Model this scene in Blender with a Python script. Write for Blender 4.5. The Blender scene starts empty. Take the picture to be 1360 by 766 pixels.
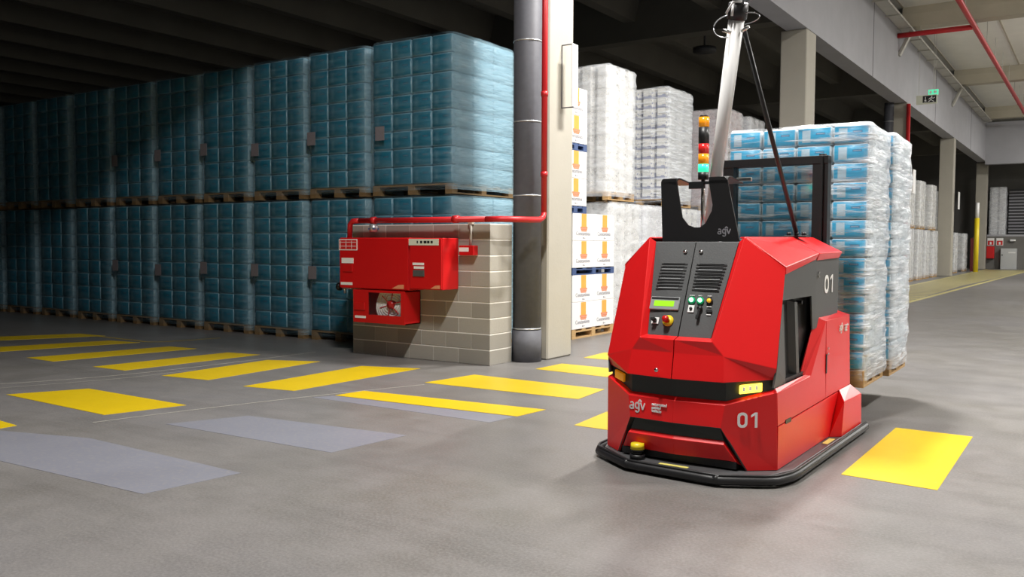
import bpy, bmesh, math, random
from mathutils import Vector, Matrix, noise
random.seed(7)
SC = bpy.context.scene
COL = SC.collection
R = math.radians

# ---------------------------------------------------------------- camera
cam = bpy.data.cameras.new('camera')
cam.sensor_width = 36.0
cam.lens = 1169.0 / 1360.0 * 36.0
cam.clip_end = 300
camo = bpy.data.objects.new('camera', cam)
COL.objects.link(camo)
YAW, PITCH, ROLL = R(33.64), math.atan(60.1 / 1169), R(0.226)
camo.matrix_world = (Matrix.Translation((0, 0, 1.5)) @ Matrix.Rotation(YAW, 4, 'Z') @
                     Matrix.Rotation(math.pi / 2 - PITCH, 4, 'X') @ Matrix.Rotation(ROLL, 4, 'Z'))
SC.camera = camo

# ---------------------------------------------------------------- world, lights, exposure
w = bpy.data.worlds.new('world'); SC.world = w; w.use_nodes = True
w.node_tree.nodes['Background'].inputs[0].default_value = (0.75, 0.85, 1.0, 1)
w.node_tree.nodes['Background'].inputs[1].default_value = 0.012
SC.view_settings.view_transform = 'Standard'
SC.view_settings.look = 'None'
SC.view_settings.gamma = 1
SC.view_settings.exposure = -0.23

def area(loc, sx, sy, power, col=(1, 0.97, 0.93), rot=(0, 0, 0)):
    l = bpy.data.lights.new('high_bay_and_fill', 'AREA'); l.shape = 'RECTANGLE'
    l.size, l.size_y, l.energy, l.color = sx, sy, power, col
    o = bpy.data.objects.new('high_bay_and_fill', l); COL.objects.link(o)
    o.location = loc; o.rotation_euler = rot
    return o
area((-2.6, 3.6, 7.9), 0.45, 1.3, 850)
area((-2.9, 10.8, 7.9), 0.45, 1.3, 1150)
area((2.6, -1.0, 7.9), 0.45, 1.3, 60)
area((3.4, 9.5, 7.9), 0.45, 1.3, 1000)
area((3.4, 24.0, 8.2), 0.45, 1.3, 900)
area((3.0, 38.0, 8.4), 0.45, 1.3, 1300)  # fill light added out of view to lift the far loads and columns
area((3.0, 54.0, 8.4), 0.45, 1.3, 1100)  # another added fill, unseen, for the dark end of the aisle

for yy, en in ((10.0, 160), (24.0, 600), (38.0, 700), (54.0, 600)):      # unseen point lights added to brighten the aisle roof
    l = bpy.data.lights.new('roof_fill', 'POINT'); l.energy = en; l.shadow_soft_size = 0.3; l.color = (1, 0.98, 0.93)
    o = bpy.data.objects.new('roof_fill', l); COL.objects.link(o); o.location = (3.4, yy, 8.3)

# ---------------------------------------------------------------- materials
def new_mat(name):
    m = bpy.data.materials.new(name); m.use_nodes = True
    nt = m.node_tree; b = nt.nodes['Principled BSDF']
    return m, nt, b
def N(nt, t, **kw):
    n = nt.nodes.new(t)
    for k, v in kw.items(): setattr(n, k, v)
    return n
def L(nt, a, b): nt.links.new(a, b)
def mathn(nt, op, a, b=None, c=None):
    n = N(nt, 'ShaderNodeMath', operation=op)
    for i, v in enumerate((a, b, c)):
        if v is None: continue
        if hasattr(v, 'links'): L(nt, v, n.inputs[i])
        else: n.inputs[i].default_value = v
    return n.outputs[0]
def mixc(nt, fac, a, b, blend='MIX'):
    n = N(nt, 'ShaderNodeMix', data_type='RGBA', blend_type=blend)
    if hasattr(fac, 'links'): L(nt, fac, n.inputs[0])
    else: n.inputs[0].default_value = fac
    for i, v in ((6, a), (7, b)):
        if hasattr(v, 'links'): L(nt, v, n.inputs[i])
        else: n.inputs[i].default_value = (*v, 1)
    return n.outputs[2]
def ramp(nt, x, p0, p1, c0=(0, 0, 0), c1=(1, 1, 1)):
    n = N(nt, 'ShaderNodeValToRGB'); e = n.color_ramp.elements
    e[0].position, e[1].position = p0, p1
    e[0].color, e[1].color = (*c0, 1), (*c1, 1)
    L(nt, x, n.inputs[0]); return n.outputs[0]
def coords(nt, kind='Object', scale=(1, 1, 1)):
    t = N(nt, 'ShaderNodeTexCoord'); m = N(nt, 'ShaderNodeMapping')
    m.inputs['Scale'].default_value = scale
    L(nt, t.outputs[kind], m.inputs[0]); return m.outputs[0]
def noisef(nt, vec, scale, detail=4, rough=0.55):
    n = N(nt, 'ShaderNodeTexNoise'); n.inputs['Scale'].default_value = scale
    n.inputs['Detail'].default_value = detail; n.inputs['Roughness'].default_value = rough
    L(nt, vec, n.inputs['Vector']); return n.outputs['Fac']
def bump(nt, b, h, strength, dist=0.01):
    n = N(nt, 'ShaderNodeBump'); n.inputs['Strength'].default_value = strength
    n.inputs['Distance'].default_value = dist
    L(nt, h, n.inputs['Height']); L(nt, n.outputs[0], b.inputs['Normal'])
def plain(name, col, rough=0.5, metal=0.0, var=0.12, scale=6, bmp=0.0, emit=None, es=1, coat=0, kind='Object', sc=(1, 1, 1)):
    m, nt, b = new_mat(name)
    v = coords(nt, kind, sc); f = noisef(nt, v, scale)
    lo = tuple(c * (1 - var) for c in col); hi = tuple(min(1, c * (1 + var)) for c in col)
    L(nt, mixc(nt, f, lo, hi), b.inputs['Base Color'])
    b.inputs['Roughness'].default_value = rough; b.inputs['Metallic'].default_value = metal
    b.inputs['Coat Weight'].default_value = coat
    if bmp: bump(nt, b, noisef(nt, v, scale * 12), bmp)
    if emit: b.inputs['Emission Color'].default_value = (*emit, 1); b.inputs['Emission Strength'].default_value = es
    return m

M = {}
M['red'] = plain('red_powder_coat', (0.82, 0.012, 0.014), 0.36, 0, 0.05, 3, 0.05)
M['grey_panel'] = plain('grey_textured_panel', (0.085, 0.088, 0.09), 0.5, 0, 0.08, 8, 0.1)
M['black'] = plain('black_powder_coat', (0.012, 0.012, 0.013), 0.42, 0, 0.1, 8, 0.05)
M['dark_band'] = plain('dark_green_grey_band', (0.03, 0.04, 0.038), 0.45, 0, 0.1, 8)
M['rubber'] = plain('black_rubber', (0.013, 0.013, 0.015), 0.45, 0, 0.2, 10, 0.1)
M['plate'] = plain('base_plate_metal', (0.11, 0.11, 0.115), 0.4, 0.3, 0.15, 6)
M['chrome'] = plain('brushed_steel', (0.7, 0.7, 0.7), 0.25, 1.0, 0.05, 8)
M['alu'] = plain('pale_aluminium', (0.62, 0.64, 0.66), 0.35, 0.7, 0.05, 8)
M['white'] = plain('white_print', (0.9, 0.9, 0.9), 0.5, 0, 0.02, 8)
M['greyprint'] = plain('grey_print', (0.3, 0.3, 0.33), 0.5, 0, 0.02, 8)
M['white_pole'] = plain('white_painted_tube', (0.95, 0.95, 0.94), 0.45, 0, 0.03, 4)
M['yellow'] = plain('yellow_plastic', (0.85, 0.66, 0.02), 0.4, 0, 0.05, 8)
M['yellow_knob'] = plain('amber_button', (0.9, 0.5, 0.02), 0.3, 0, 0.02, 8, emit=(1, 0.55, 0.05), es=0.4)
M['red_knob'] = plain('red_plastic', (0.6, 0.01, 0.01), 0.3, 0, 0.05, 8)
M['lcd'] = plain('lit_green_display', (0.3, 0.8, 0.02), 0.3, 0, 0.08, 30, emit=(0.42, 0.9, 0.03), es=0.45)
M['green_led'] = plain('lit_green_button', (0.5, 1, 0.7), 0.3, 0, 0.02, 8, emit=(0.5, 1.0, 0.7), es=2.2)
M['green_ring'] = plain('green_button_ring', (0.0, 0.3, 0.1), 0.3, 0, 0.02, 8, emit=(0, 0.5, 0.18), es=0.35)
M['amber_lens'] = plain('amber_lens', (0.85, 0.3, 0.01), 0.2, 0, 0.03, 8, emit=(1, 0.35, 0.01), es=0.25)
M['red_lens'] = plain('red_lens', (0.6, 0.02, 0.02), 0.2, 0, 0.03, 8, emit=(1, 0.03, 0.01), es=0.12)
M['green_lens'] = plain('lit_green_lens', (0.05, 0.8, 0.4), 0.2, 0, 0.03, 8, emit=(0.03, 0.9, 0.45), es=1.3)
M['led_yellow'] = plain('lit_yellow_flasher', (1, 0.8, 0.1), 0.3, 0, 0.05, 60, emit=(1.0, 0.72, 0.08), es=3.0)
M['sticker'] = plain('yellow_warning_sticker', (0.85, 0.75, 0.2), 0.5, 0, 0.2, 60)
M['hose_red'] = plain('fire_cabinet_red', (0.6, 0.006, 0.008), 0.4, 0, 0.06, 4)
M['pipe_red'] = plain('fire_pipe_red', (0.55, 0.015, 0.02), 0.4, 0, 0.08, 5)
M['red_dark'] = plain('dull_red_paint', (0.12, 0.01, 0.012), 0.6, 0, 0.1, 5)
M['signred'] = plain('sign_red', (0.6, 0.02, 0.02), 0.5, 0, 0.03, 8)
M['col'] = plain('precast_column_concrete', (0.42, 0.395, 0.34), 0.75, 0, 0.07, 2.5, 0.15)
M['duct'] = plain('grey_rainwater_pipe', (0.10, 0.102, 0.118), 0.62, 0, 0.2, 14, 0.1)
M['fascia'] = plain('fascia_concrete', (0.38, 0.38, 0.41), 0.8, 0, 0.12, 1.2, 0.1)
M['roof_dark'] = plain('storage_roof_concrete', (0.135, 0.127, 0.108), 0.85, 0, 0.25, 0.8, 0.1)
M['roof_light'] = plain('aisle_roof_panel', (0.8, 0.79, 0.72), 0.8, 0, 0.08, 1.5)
M['roof_beam'] = plain('aisle_roof_beam', (0.46, 0.42, 0.33), 0.8, 0, 0.12, 1.5)
M['tray'] = plain('galvanised_tray', (0.5, 0.49, 0.45), 0.5, 0.2, 0.15, 3)
M['block_dark'] = plain('grey_render', (0.16, 0.155, 0.145), 0.85, 0, 0.12, 2)
M['louvre'] = plain('dark_louvre', (0.05, 0.05, 0.055), 0.6, 0, 0.1, 4)
M['mortar'] = plain('pale_mortar', (0.85, 0.83, 0.78), 0.9, 0, 0.08, 20)
M['coil'] = plain('white_fire_hose', (0.85, 0.83, 0.8), 0.7, 0, 0.25, 12)
M['sign_cream'] = plain('photoluminescent_sign', (0.7, 0.72, 0.6), 0.5, 0, 0.04, 4)
M['exit_green'] = plain('lit_green_sign', (0.1, 0.8, 0.45), 0.5, 0, 0.04, 4, emit=(0.1, 0.8, 0.45), es=0.9)
M['blue_plastic'] = plain('navy_blue_pallet', (0.05, 0.09, 0.22), 0.5, 0, 0.2, 6)
M['label'] = plain('paper_label', (0.22, 0.2, 0.22), 0.7, 0, 0.25, 60)
M['carton'] = plain('white_carton', (0.86, 0.84, 0.83), 0.7, 0, 0.03, 3)
M['orange_print'] = plain('orange_print', (0.9, 0.4, 0.07), 0.6, 0, 0.08, 12)
M['salmon_print'] = plain('salmon_print', (0.75, 0.28, 0.15), 0.6, 0, 0.2, 40)
M['navy_wrap'] = plain('navy_strap', (0.08, 0.10, 0.2), 0.4, 0, 0.5, 14)

def wood(k_=1.0):
    m, nt, b = new_mat('pallet_pine')
    v = coords(nt, 'Object', (3, 3, 30)); f = noisef(nt, v, 2)
    oi = N(nt, 'ShaderNodeObjectInfo')
    c = mixc(nt, f, (0.42, 0.25, 0.10), (0.68, 0.46, 0.22))
    c = mixc(nt, mathn(nt, 'MULTIPLY', oi.outputs['Random'], 0.35), c, (0.3, 0.17, 0.07))
    c = mixc(nt, 1.0, c, (k_, k_, k_), 'MULTIPLY')
    L(nt, c, b.inputs['Base Color']); b.inputs['Roughness'].default_value = 0.75
    bump(nt, b, f, 0.2); return m
M['wood'] = wood(); M['wood_dark'] = wood(0.45)

def floor_mat():
    m, nt, b = new_mat('worn_polished_concrete')
    v = coords(nt, 'Object')
    big = noisef(nt, v, 0.35, 5, 0.6); med = noisef(nt, v, 2.2, 6, 0.65); fine = noisef(nt, v, 60, 3, 0.7)
    vs = coords(nt, 'Object', (0.25, 2.2, 1)); streak = noisef(nt, vs, 0.9, 6, 0.7)
    c = mixc(nt, ramp(nt, big, 0.35, 0.65), (0.138, 0.130, 0.116), (0.168, 0.161, 0.165))
    c = mixc(nt, mathn(nt, 'MULTIPLY', ramp(nt, med, 0.42, 0.62), 0.5), c, (0.20, 0.19, 0.186))
    c = mixc(nt, mathn(nt, 'MULTIPLY', ramp(nt, streak, 0.5, 0.68), 0.4), c, (0.085, 0.08, 0.073))
    c = mixc(nt, mathn(nt, 'MULTIPLY', ramp(nt, fine, 0.4, 0.7), 0.5), c, (0.28, 0.27, 0.262))
    L(nt, c, b.inputs['Base Color'])
    r = N(nt, 'ShaderNodeMapRange'); L(nt, med, r.inputs[0]); r.inputs[3].default_value = 0.26; r.inputs[4].default_value = 0.5
    L(nt, r.outputs[0], b.inputs['Roughness']); bump(nt, b, fine, 0.12, 0.003)
    return m
M['floor'] = floor_mat()
M['floor'].node_tree.nodes['Principled BSDF'].inputs['Specular IOR Level'].default_value = 0.35
def paint(name, c0, c1, wear=(0.62, 0.8), rough=0.4):
    m, nt, b = new_mat(name); v = coords(nt, 'Object')
    f = noisef(nt, v, 3, 5); g = noisef(nt, v, 28, 5, 0.7)
    c = mixc(nt, f, c0, c1); c = mixc(nt, mathn(nt, 'MULTIPLY', ramp(nt, g, *wear), 0.6), c, (0.3, 0.28, 0.26))
    L(nt, c, b.inputs['Base Color']); b.inputs['Roughness'].default_value = rough; return m
M['paint_yellow'] = paint('yellow_floor_paint', (0.60, 0.42, 0.005), (0.72, 0.51, 0.007))
M['paint_old'] = paint('worn_yellow_floor_paint', (0.55, 0.47, 0.14), (0.68, 0.6, 0.2), (0.4, 0.7))
M['paint_grey'] = paint('bluish_grey_cover_paint', (0.185, 0.19, 0.23), (0.225, 0.23, 0.27), (0.5, 0.7))
M['paint_line'] = paint('thin_pale_scuff_line', (0.45, 0.43, 0.38), (0.55, 0.53, 0.47), (0.4, 0.6))

def block_mat():
    m, nt, b = new_mat('concrete_block'); v = coords(nt, 'Object')
    oi = N(nt, 'ShaderNodeObjectInfo'); f = noisef(nt, v, 40, 4, 0.7)
    c = mixc(nt, oi.outputs['Random'], (0.32, 0.30, 0.26), (0.46, 0.435, 0.38))
    c = mixc(nt, mathn(nt, 'MULTIPLY', f, 0.5), c, (0.26, 0.245, 0.21))
    L(nt, c, b.inputs['Base Color']); b.inputs['Roughness'].default_value = 0.85
    bump(nt, b, f, 0.3, 0.004); return m
M['block'] = block_mat()

def pack_mat(name, blue, pale, logo, sx, sz, side_pale=0.85, ex=0.475):
    """printed film of one pack: colour on the wide faces, pale roll shape, small dark name, pale ends"""
    m, nt, b = new_mat(name)
    t = N(nt, 'ShaderNodeTexCoord'); s = N(nt, 'ShaderNodeSeparateXYZ'); L(nt, t.outputs['Object'], s.inputs[0])
    n = N(nt, 'ShaderNodeSeparateXYZ'); L(nt, t.outputs['Normal'], n.inputs[0])
    X = mathn(nt, 'DIVIDE', s.outputs[0], sx); Z = mathn(nt, 'DIVIDE', s.outputs[2], sz)   # -0.5..0.5
    def boxm(cx_, cz, hw, hh, soft=0.03):
        ax = mathn(nt, 'SUBTRACT', hw, mathn(nt, 'ABSOLUTE', mathn(nt, 'SUBTRACT', X, cx_)))
        az = mathn(nt, 'SUBTRACT', hh, mathn(nt, 'ABSOLUTE', mathn(nt, 'SUBTRACT', Z, cz)))
        q = mathn(nt, 'MINIMUM', ax, az); q = mathn(nt, 'DIVIDE', q, soft)
        cl = N(nt, 'ShaderNodeClamp'); L(nt, q, cl.inputs[0]); return cl.outputs[0]
    nz = noisef(nt, coords(nt, 'Object', (4, 4, 4)), 3, 3)
    c = mixc(nt, nz, tuple(v * 0.85 for v in blue), tuple(min(1, v * 1.15) for v in blue))
    c = mixc(nt, mathn(nt, 'MULTIPLY', boxm(-0.22, 0.0, 0.13, 0.34, 0.03 if ex < 0.5 else 0.12), 0.75 if ex < 0.5 else 0.35), c, pale)
    c = mixc(nt, mathn(nt, 'MULTIPLY', boxm(0.17, 0.12, 0.14, 0.07), 0.8), c, logo)
    c = mixc(nt, mathn(nt, 'MULTIPLY', boxm(0.17, 0.12, 0.11, 0.025), 0.8), c, pale)
    edge = mathn(nt, 'SUBTRACT', 1.0, boxm(0, 0, ex, 0.45, 0.05))
    c = mixc(nt, mathn(nt, 'MULTIPLY', edge, 0.8), c, pale)
    sidef = mathn(nt, 'MULTIPLY', mathn(nt, 'GREATER_THAN', mathn(nt, 'ABSOLUTE', n.outputs[0]), 0.6), side_pale)
    c = mixc(nt, sidef, c, pale)
    c = mixc(nt, mathn(nt, 'GREATER_THAN', n.outputs[2], 0.7), c, pale)
    L(nt, c, b.inputs['Base Color']); b.inputs['Roughness'].default_value = 0.35
    bump(nt, b, noisef(nt, coords(nt, 'Object', (6, 6, 14)), 4, 4), 0.25, 0.01)
    return m
M['pack_teal'] = pack_mat('teal_printed_pack', (0.010, 0.145, 0.23), (0.17, 0.33, 0.42), (0.02, 0.06, 0.12), 0.4, 0.25, 1.0, 0.60)
M['pack_blue'] = pack_mat('sky_blue_printed_pack', (0.035, 0.42, 0.72), (0.66, 0.76, 0.82), (0.04, 0.12, 0.28), 0.3, 0.16, 0.9)

def roll_mat(name, base, dot, sy, sz, nd, tint=None):
    """plain white packs showing the dark core dots of the rolls on every side"""
    m, nt, b = new_mat(name)
    t = N(nt, 'ShaderNodeTexCoord'); s = N(nt, 'ShaderNodeSeparateXYZ'); L(nt, t.outputs['Object'], s.inputs[0])
    def cell(o, pitch):
        q = mathn(nt, 'ADD', mathn(nt, 'DIVIDE', o, pitch), 100.5)
        return mathn(nt, 'MULTIPLY', mathn(nt, 'SUBTRACT', mathn(nt, 'FRACT', q), 0.5), pitch)
    a = cell(mathn(nt, 'ADD', s.outputs[0], s.outputs[1]), sy); z = cell(s.outputs[2], sz)
    d = mathn(nt, 'SQRT', mathn(nt, 'ADD', mathn(nt, 'POWER', a, 2), mathn(nt, 'POWER', z, 2)))
    dm = mathn(nt, 'LESS_THAN', d, nd)
    f = noisef(nt, coords(nt, 'Object'), 3, 4)
    c = mixc(nt, f, tuple(v * 0.85 for v in base), base)
    if tint:
        vv = coords(nt, 'Object', (2.5, 2.5, 6)); 
        bk = N(nt, 'ShaderNodeTexVoronoi'); bk.distance = 'CHEBYCHEV'; bk.inputs['Scale'].default_value = 1.2; L(nt, vv, bk.inputs['Vector'])
        sp = N(nt, 'ShaderNodeSeparateColor'); L(nt, bk.outputs['Color'], sp.inputs[0])
        c = mixc(nt, mathn(nt, 'MULTIPLY', mathn(nt, 'GREATER_THAN', sp.outputs[0], 0.66), 0.7), c, tint)
    c = mixc(nt, mathn(nt, 'MULTIPLY', dm, 0.75), c, dot)
    L(nt, c, b.inputs['Base Color']); b.inputs['Roughness'].default_value = 0.45
    return m
M['pack_dots'] = roll_mat('white_pack_with_core_dots', (0.8, 0.79, 0.77), (0.2, 0.2, 0.22), 0.24, 0.107, 0.014)
M['pack_patch'] = roll_mat('white_pack_with_blue_grey_print', (0.78, 0.78, 0.76), (0.4, 0.4, 0.5), 0.3, 0.2, 0.01, (0.17, 0.2, 0.36))
M['pack_pink'] = roll_mat('pinkish_pack_with_fine_dots', (0.74, 0.64, 0.65), (0.35, 0.2, 0.25), 0.12, 0.1, 0.016)
M['pack_white'] = roll_mat('plain_white_pack', (0.76, 0.76, 0.78), (0.5, 0.5, 0.52), 0.2, 0.2, 0.012)

def film_mat(name, lo, hi, tint=(0.93, 0.96, 1.0), stretch=(0.8, 0.8, 9), p=(0.38, 0.72), side=0.0, bp=0.9):
    m, nt, b = new_mat(name); out = nt.nodes['Material Output']
    v = coords(nt, 'Object', stretch); f = noisef(nt, v, 2.4, 6, 0.62)
    v2 = coords(nt, 'Object', (1.2, 1.2, 5)); g = noisef(nt, v2, 5, 5, 0.65)
    b.inputs['Base Color'].default_value = (*tint, 1); b.inputs['Roughness'].default_value = 0.16
    b.inputs['IOR'].default_value = 1.6
    bump(nt, b, mathn(nt, 'ADD', f, g), bp, 0.03)
    tr = N(nt, 'ShaderNodeBsdfTransparent'); mx = N(nt, 'ShaderNodeMixShader')
    r = N(nt, 'ShaderNodeMapRange'); L(nt, ramp(nt, f, *p), r.inputs[0])
    r.inputs[3].default_value = lo; r.inputs[4].default_value = hi
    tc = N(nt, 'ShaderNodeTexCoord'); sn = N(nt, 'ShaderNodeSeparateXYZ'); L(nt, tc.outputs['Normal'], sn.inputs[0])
    # x-facing sides whiter: their lit, milky look and corner highlights put into the opacity
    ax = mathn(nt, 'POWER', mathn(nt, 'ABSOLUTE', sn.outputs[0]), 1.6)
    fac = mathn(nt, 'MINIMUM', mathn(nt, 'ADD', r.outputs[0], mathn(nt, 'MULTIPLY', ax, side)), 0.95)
    L(nt, fac, mx.inputs[0]); L(nt, tr.outputs[0], mx.inputs[1]); L(nt, b.outputs[0], mx.inputs[2])
    L(nt, mx.outputs[0], out.inputs['Surface']); return m
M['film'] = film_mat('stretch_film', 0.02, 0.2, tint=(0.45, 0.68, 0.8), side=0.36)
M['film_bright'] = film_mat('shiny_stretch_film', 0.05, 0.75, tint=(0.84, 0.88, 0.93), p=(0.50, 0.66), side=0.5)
M['film_milky'] = film_mat('milky_stretch_film', 0.22, 0.6, stretch=(1.5, 1.5, 3), bp=0.45)

# ---------------------------------------------------------------- mesh helpers
class MB:
    def __init__(s): s.v = []; s.f = []
    def poly(s, pts):
        i = len(s.v); s.v += [tuple(p) for p in pts]; s.f.append(tuple(range(i, i + len(pts)))); return s
    def raw(s, v, f):
        i = len(s.v); s.v += [tuple(p) for p in v]; s.f += [tuple(a + i for a in q) for q in f]; return s
    def box(s, x0, x1, y0, y1, z0, z1):
        v = [(x, y, z) for z in (z0, z1) for y in (y0, y1) for x in (x0, x1)]
        return s.raw(v, [(0, 2, 3, 1), (4, 5, 7, 6), (0, 1, 5, 4), (1, 3, 7, 5), (3, 2, 6, 7), (2, 0, 4, 6)])
    def prism(s, pts, d):
        """closed prism: polygon pts extruded by vector d"""
        n = len(pts); a = [Vector(p) for p in pts]; b = [p + Vector(d) for p in a]
        return s.raw(a + b, [tuple(range(n))[::-1], tuple(range(n, 2 * n))] + [(i, (i + 1) % n, n + (i + 1) % n, n + i) for i in range(n)])
    def tube(s, pts, r, seg=12, cap=True, r1=None):
        pts = [Vector(p) for p in pts]; rings = []; n = len(pts)
        for i, p in enumerate(pts):
            d = (pts[min(i + 1, n - 1)] - pts[max(i - 1, 0)]).normalized()
            u = d.cross(Vector((0, 0, 1)));
            if u.length < 0.05: u = d.cross(Vector((1, 0, 0)))
            u.normalize(); w_ = d.cross(u)
            rr = r if r1 is None else r + (r1 - r) * i / (n - 1)
            rings.append([p + (u * math.cos(a) + w_ * math.sin(a)) * rr for a in [2 * math.pi * k / seg for k in range(seg)]])
        v = [q for rg in rings for q in rg]; f = []
        for i in range(n - 1):
            for k in range(seg):
                f.append((i * seg + k, (i + 1) * seg + k, (i + 1) * seg + (k + 1) % seg, i * seg + (k + 1) % seg))
        if cap: f += [tuple(range(seg)), tuple(range((n - 1) * seg, n * seg))[::-1]]
        return s.raw(v, f)
    def obj(s, name, mat, parent=None, smooth=False, bevel=0, seg=1, solid=0, fix=True, loc=None):
        me = bpy.data.meshes.new(name); me.from_pydata(s.v, [], s.f); me.update()
        if fix:
            bm = bmesh.new(); bm.from_mesh(me); bmesh.ops.remove_doubles(bm, verts=bm.verts, dist=1e-5)
            bmesh.ops.recalc_face_normals(bm, faces=bm.faces); bm.to_mesh(me); bm.free()
        me.materials.append(M[mat] if isinstance(mat, str) else mat)
        if smooth: me.polygons.foreach_set('use_smooth', [True] * len(me.polygons))
        o = bpy.data.objects.new(name, me); COL.objects.link(o)
        if parent: o.parent = parent
        if loc: o.location = loc
        if solid:
            md = o.modifiers.new('solid', 'SOLIDIFY'); md.thickness = solid; md.offset = -1
        if bevel:
            md = o.modifiers.new('bevel', 'BEVEL'); md.width = bevel; md.segments = seg; md.limit_method = 'ANGLE'; md.angle_limit = R(15)
        return o
def tag(o, label=None, cat=None, group=None, kind=None):
    for k, v in (('label', label), ('category', cat), ('group', group), ('kind', kind)):
        if v: o[k] = v
    return o
def empty(name, loc, rz, label, cat, group=None):
    o = bpy.data.objects.new(name, None); COL.objects.link(o); o.location = loc; o.rotation_euler = (0, 0, rz)
    o.empty_display_size = 0.2
    return tag(o, label, cat, group)
def inst(src, parent, loc=None, name=None):
    o = src.copy(); COL.objects.link(o); o.parent = parent
    if loc is not None: o.location = loc
    return o
def cyl(p, axis, r, l, seg=16):
    p = Vector(p); a = Vector(axis).normalized() * l
    return MB().tube([p, p + a], r, seg)
def frame(origin, right, up):
    r = Vector(right).normalized(); n = r.cross(Vector(up)).normalized(); u = n.cross(r)
    m = Matrix((r, u, n)).transposed().to_4x4(); m.translation = Vector(origin); return m
def text(name, s, size, mat, origin, right, up, parent=None, bold=0.0, ext=0.0015, align='LEFT', xs=1.0):
    c = bpy.data.curves.new(name, 'FONT'); c.body = s; c.size = size; c.offset = bold; c.extrude = ext
    c.align_x = align; c.resolution_u = 3
    t = bpy.data.objects.new(name, c); me = bpy.data.meshes.new_from_object(t)
    bpy.data.objects.remove(t); me.materials.clear(); me.materials.append(M[mat])
    o = bpy.data.objects.new(name, me); COL.objects.link(o)
    m = frame(origin, right, up) @ Matrix.Diagonal((xs, 1, 1, 1))
    me.transform(m)
    if parent: o.parent = parent
    return o
def struct(o): o['kind'] = 'structure'; return o

# ================================================================ SETTING
floor = struct(MB().box(-45, 14, -10, 66, -0.2, 0).obj('floor', 'floor'))
def paintp(name, pts, mat, z=0.0025):
    return MB().prism([(x, y, 0.0) for x, y in pts], (0, 0, z)).obj(name, mat, floor)
Y_ST = [
 [(-14.344, 7.02), (-13.79, 7.989), (-13.124, 8.038), (-13.798, 6.751)],
 [(-12.95, 6.334), (-12.45, 7.70), (-11.85, 7.803), (-12.383, 6.055)],
 [(-11.468, 5.932), (-11.063, 7.75), (-10.521, 7.804), (-10.842, 5.932)],
 [(-9.999, 5.953), (-9.815, 7.783), (-9.276, 7.868), (-9.409, 5.987)],
 [(-8.70, 5.99), (-8.781, 7.568), (-8.131, 7.854), (-8.02, 6.086)],
 [(-7.371, 6.03), (-7.423, 7.854), (-6.70, 8.10), (-6.73, 6.136)],
 [(-5.985, 7.306), (-5.884, 8.074), (-4.19, 8.027), (-4.132, 7.372)],
 [(-6.198, 6.184), (-6.152, 6.54), (-4.108, 6.733), (-4.149, 6.326)],
 [(-3.56, 6.285), (-3.61, 6.961), (-1.9, 6.96), (-1.9, 6.255)],
 [(-5.555, 8.858), (-5.535, 9.45), (-3.6, 9.38), (-3.6, 8.72)],
 [(-5.591, 10.106), (-5.626, 10.767), (-3.8, 10.7), (-3.8, 10.1)],
 [(-1.353, 5.922), (-1.337, 7.705), (-0.773, 7.685), (-0.774, 5.873)],
 [(-8.858, 4.378), (-8.539, 5.038), (-6.943, 5.028), (-7.128, 4.337)],
 [(-8.95, 3.45), (-8.95, 3.80), (-7.296, 3.683), (-7.286, 3.548)]]
for p in Y_ST: paintp('painted_stripe', p, 'paint_yellow')
for p in ([(-7.4, 3.45), (-6.361, 3.757), (-4.599, 3.736), (-4.689, 3.09), (-6.206, 3.016)],
          [(-6.357, 4.407), (-6.078, 5.025), (-4.448, 5.208), (-4.519, 4.468)],
          [(-6.30, 5.98), (-6.198, 6.16), (-4.15, 6.30), (-4.2, 5.978)]):
    paintp('grey_patch', p, 'paint_grey', 0.0015)
def arc(name, pts, wd, mat):
    mb = MB(); pts = [Vector((x, y, 0)) for x, y in pts]
    def cr(t):
        n = len(pts) - 1; s = min(n - 1, int(t * n)); u = t * n - s
        p0 = pts[max(s - 1, 0)]; p1 = pts[s]; p2 = pts[s + 1]; p3 = pts[min(s + 2, n)]
        return 0.5 * ((2 * p1) + (p2 - p0) * u + (2 * p0 - 5 * p1 + 4 * p2 - p3) * u * u + (3 * p1 - p0 - 3 * p2 + p3) * u ** 3)
    q = [cr(i / 24) for i in range(25)]
    for a, b in zip(q, q[1:]):
        d = (b - a).normalized(); n = Vector((-d.y, d.x, 0)) * wd / 2
        mb.poly([a - n, b - n, b + n, a + n])
    for i in range(len(mb.v)): mb.v[i] = (mb.v[i][0], mb.v[i][1], 0.002)
    o = mb.obj(name, mat, floor); return o
arc('tyre_scuff', [(-10.2, 3.6), (-9.566, 4.669), (-9.15, 5.645), (-8.961, 6.85), (-8.884, 8.5)], 0.03, 'paint_line')
arc('tyre_scuff', [(-9.7, 3.6), (-9.25, 4.669), (-8.9, 5.6), (-8.78, 6.5)], 0.02, 'paint_line')
arc('painted_line', [(-13.6, 7.95), (-12.3, 7.93), (-11.7, 8.0), (-11.40, 8.9)], 0.04, 'paint_yellow')
arc('tyre_scuff', [(-6.9, 4.1), (-6.7, 4.9), (-6.35, 6.0), (-5.9, 7.2)], 0.02, 'paint_line')
# worn hatched walkway along the columns of the aisle
y = 21.5; k = 0
while y < 61:
    xr = -4.15 + max(0, (y - 36)) * 0.035
    paintp('worn_stripe', [(-5.7, y), (-5.7, y + 0.32), (xr, y + 0.32), (xr, y)], 'paint_old'); y += 0.62
paintp('worn_line', [(-4.25, 21), (-3.4, 62), (-3.25, 62), (-4.1, 21)], 'paint_old', 0.002)
paintp('worn_line', [(-5.8, 21), (-5.8, 62), (-5.68, 62), (-5.68, 21)], 'paint_old', 0.002)

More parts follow.
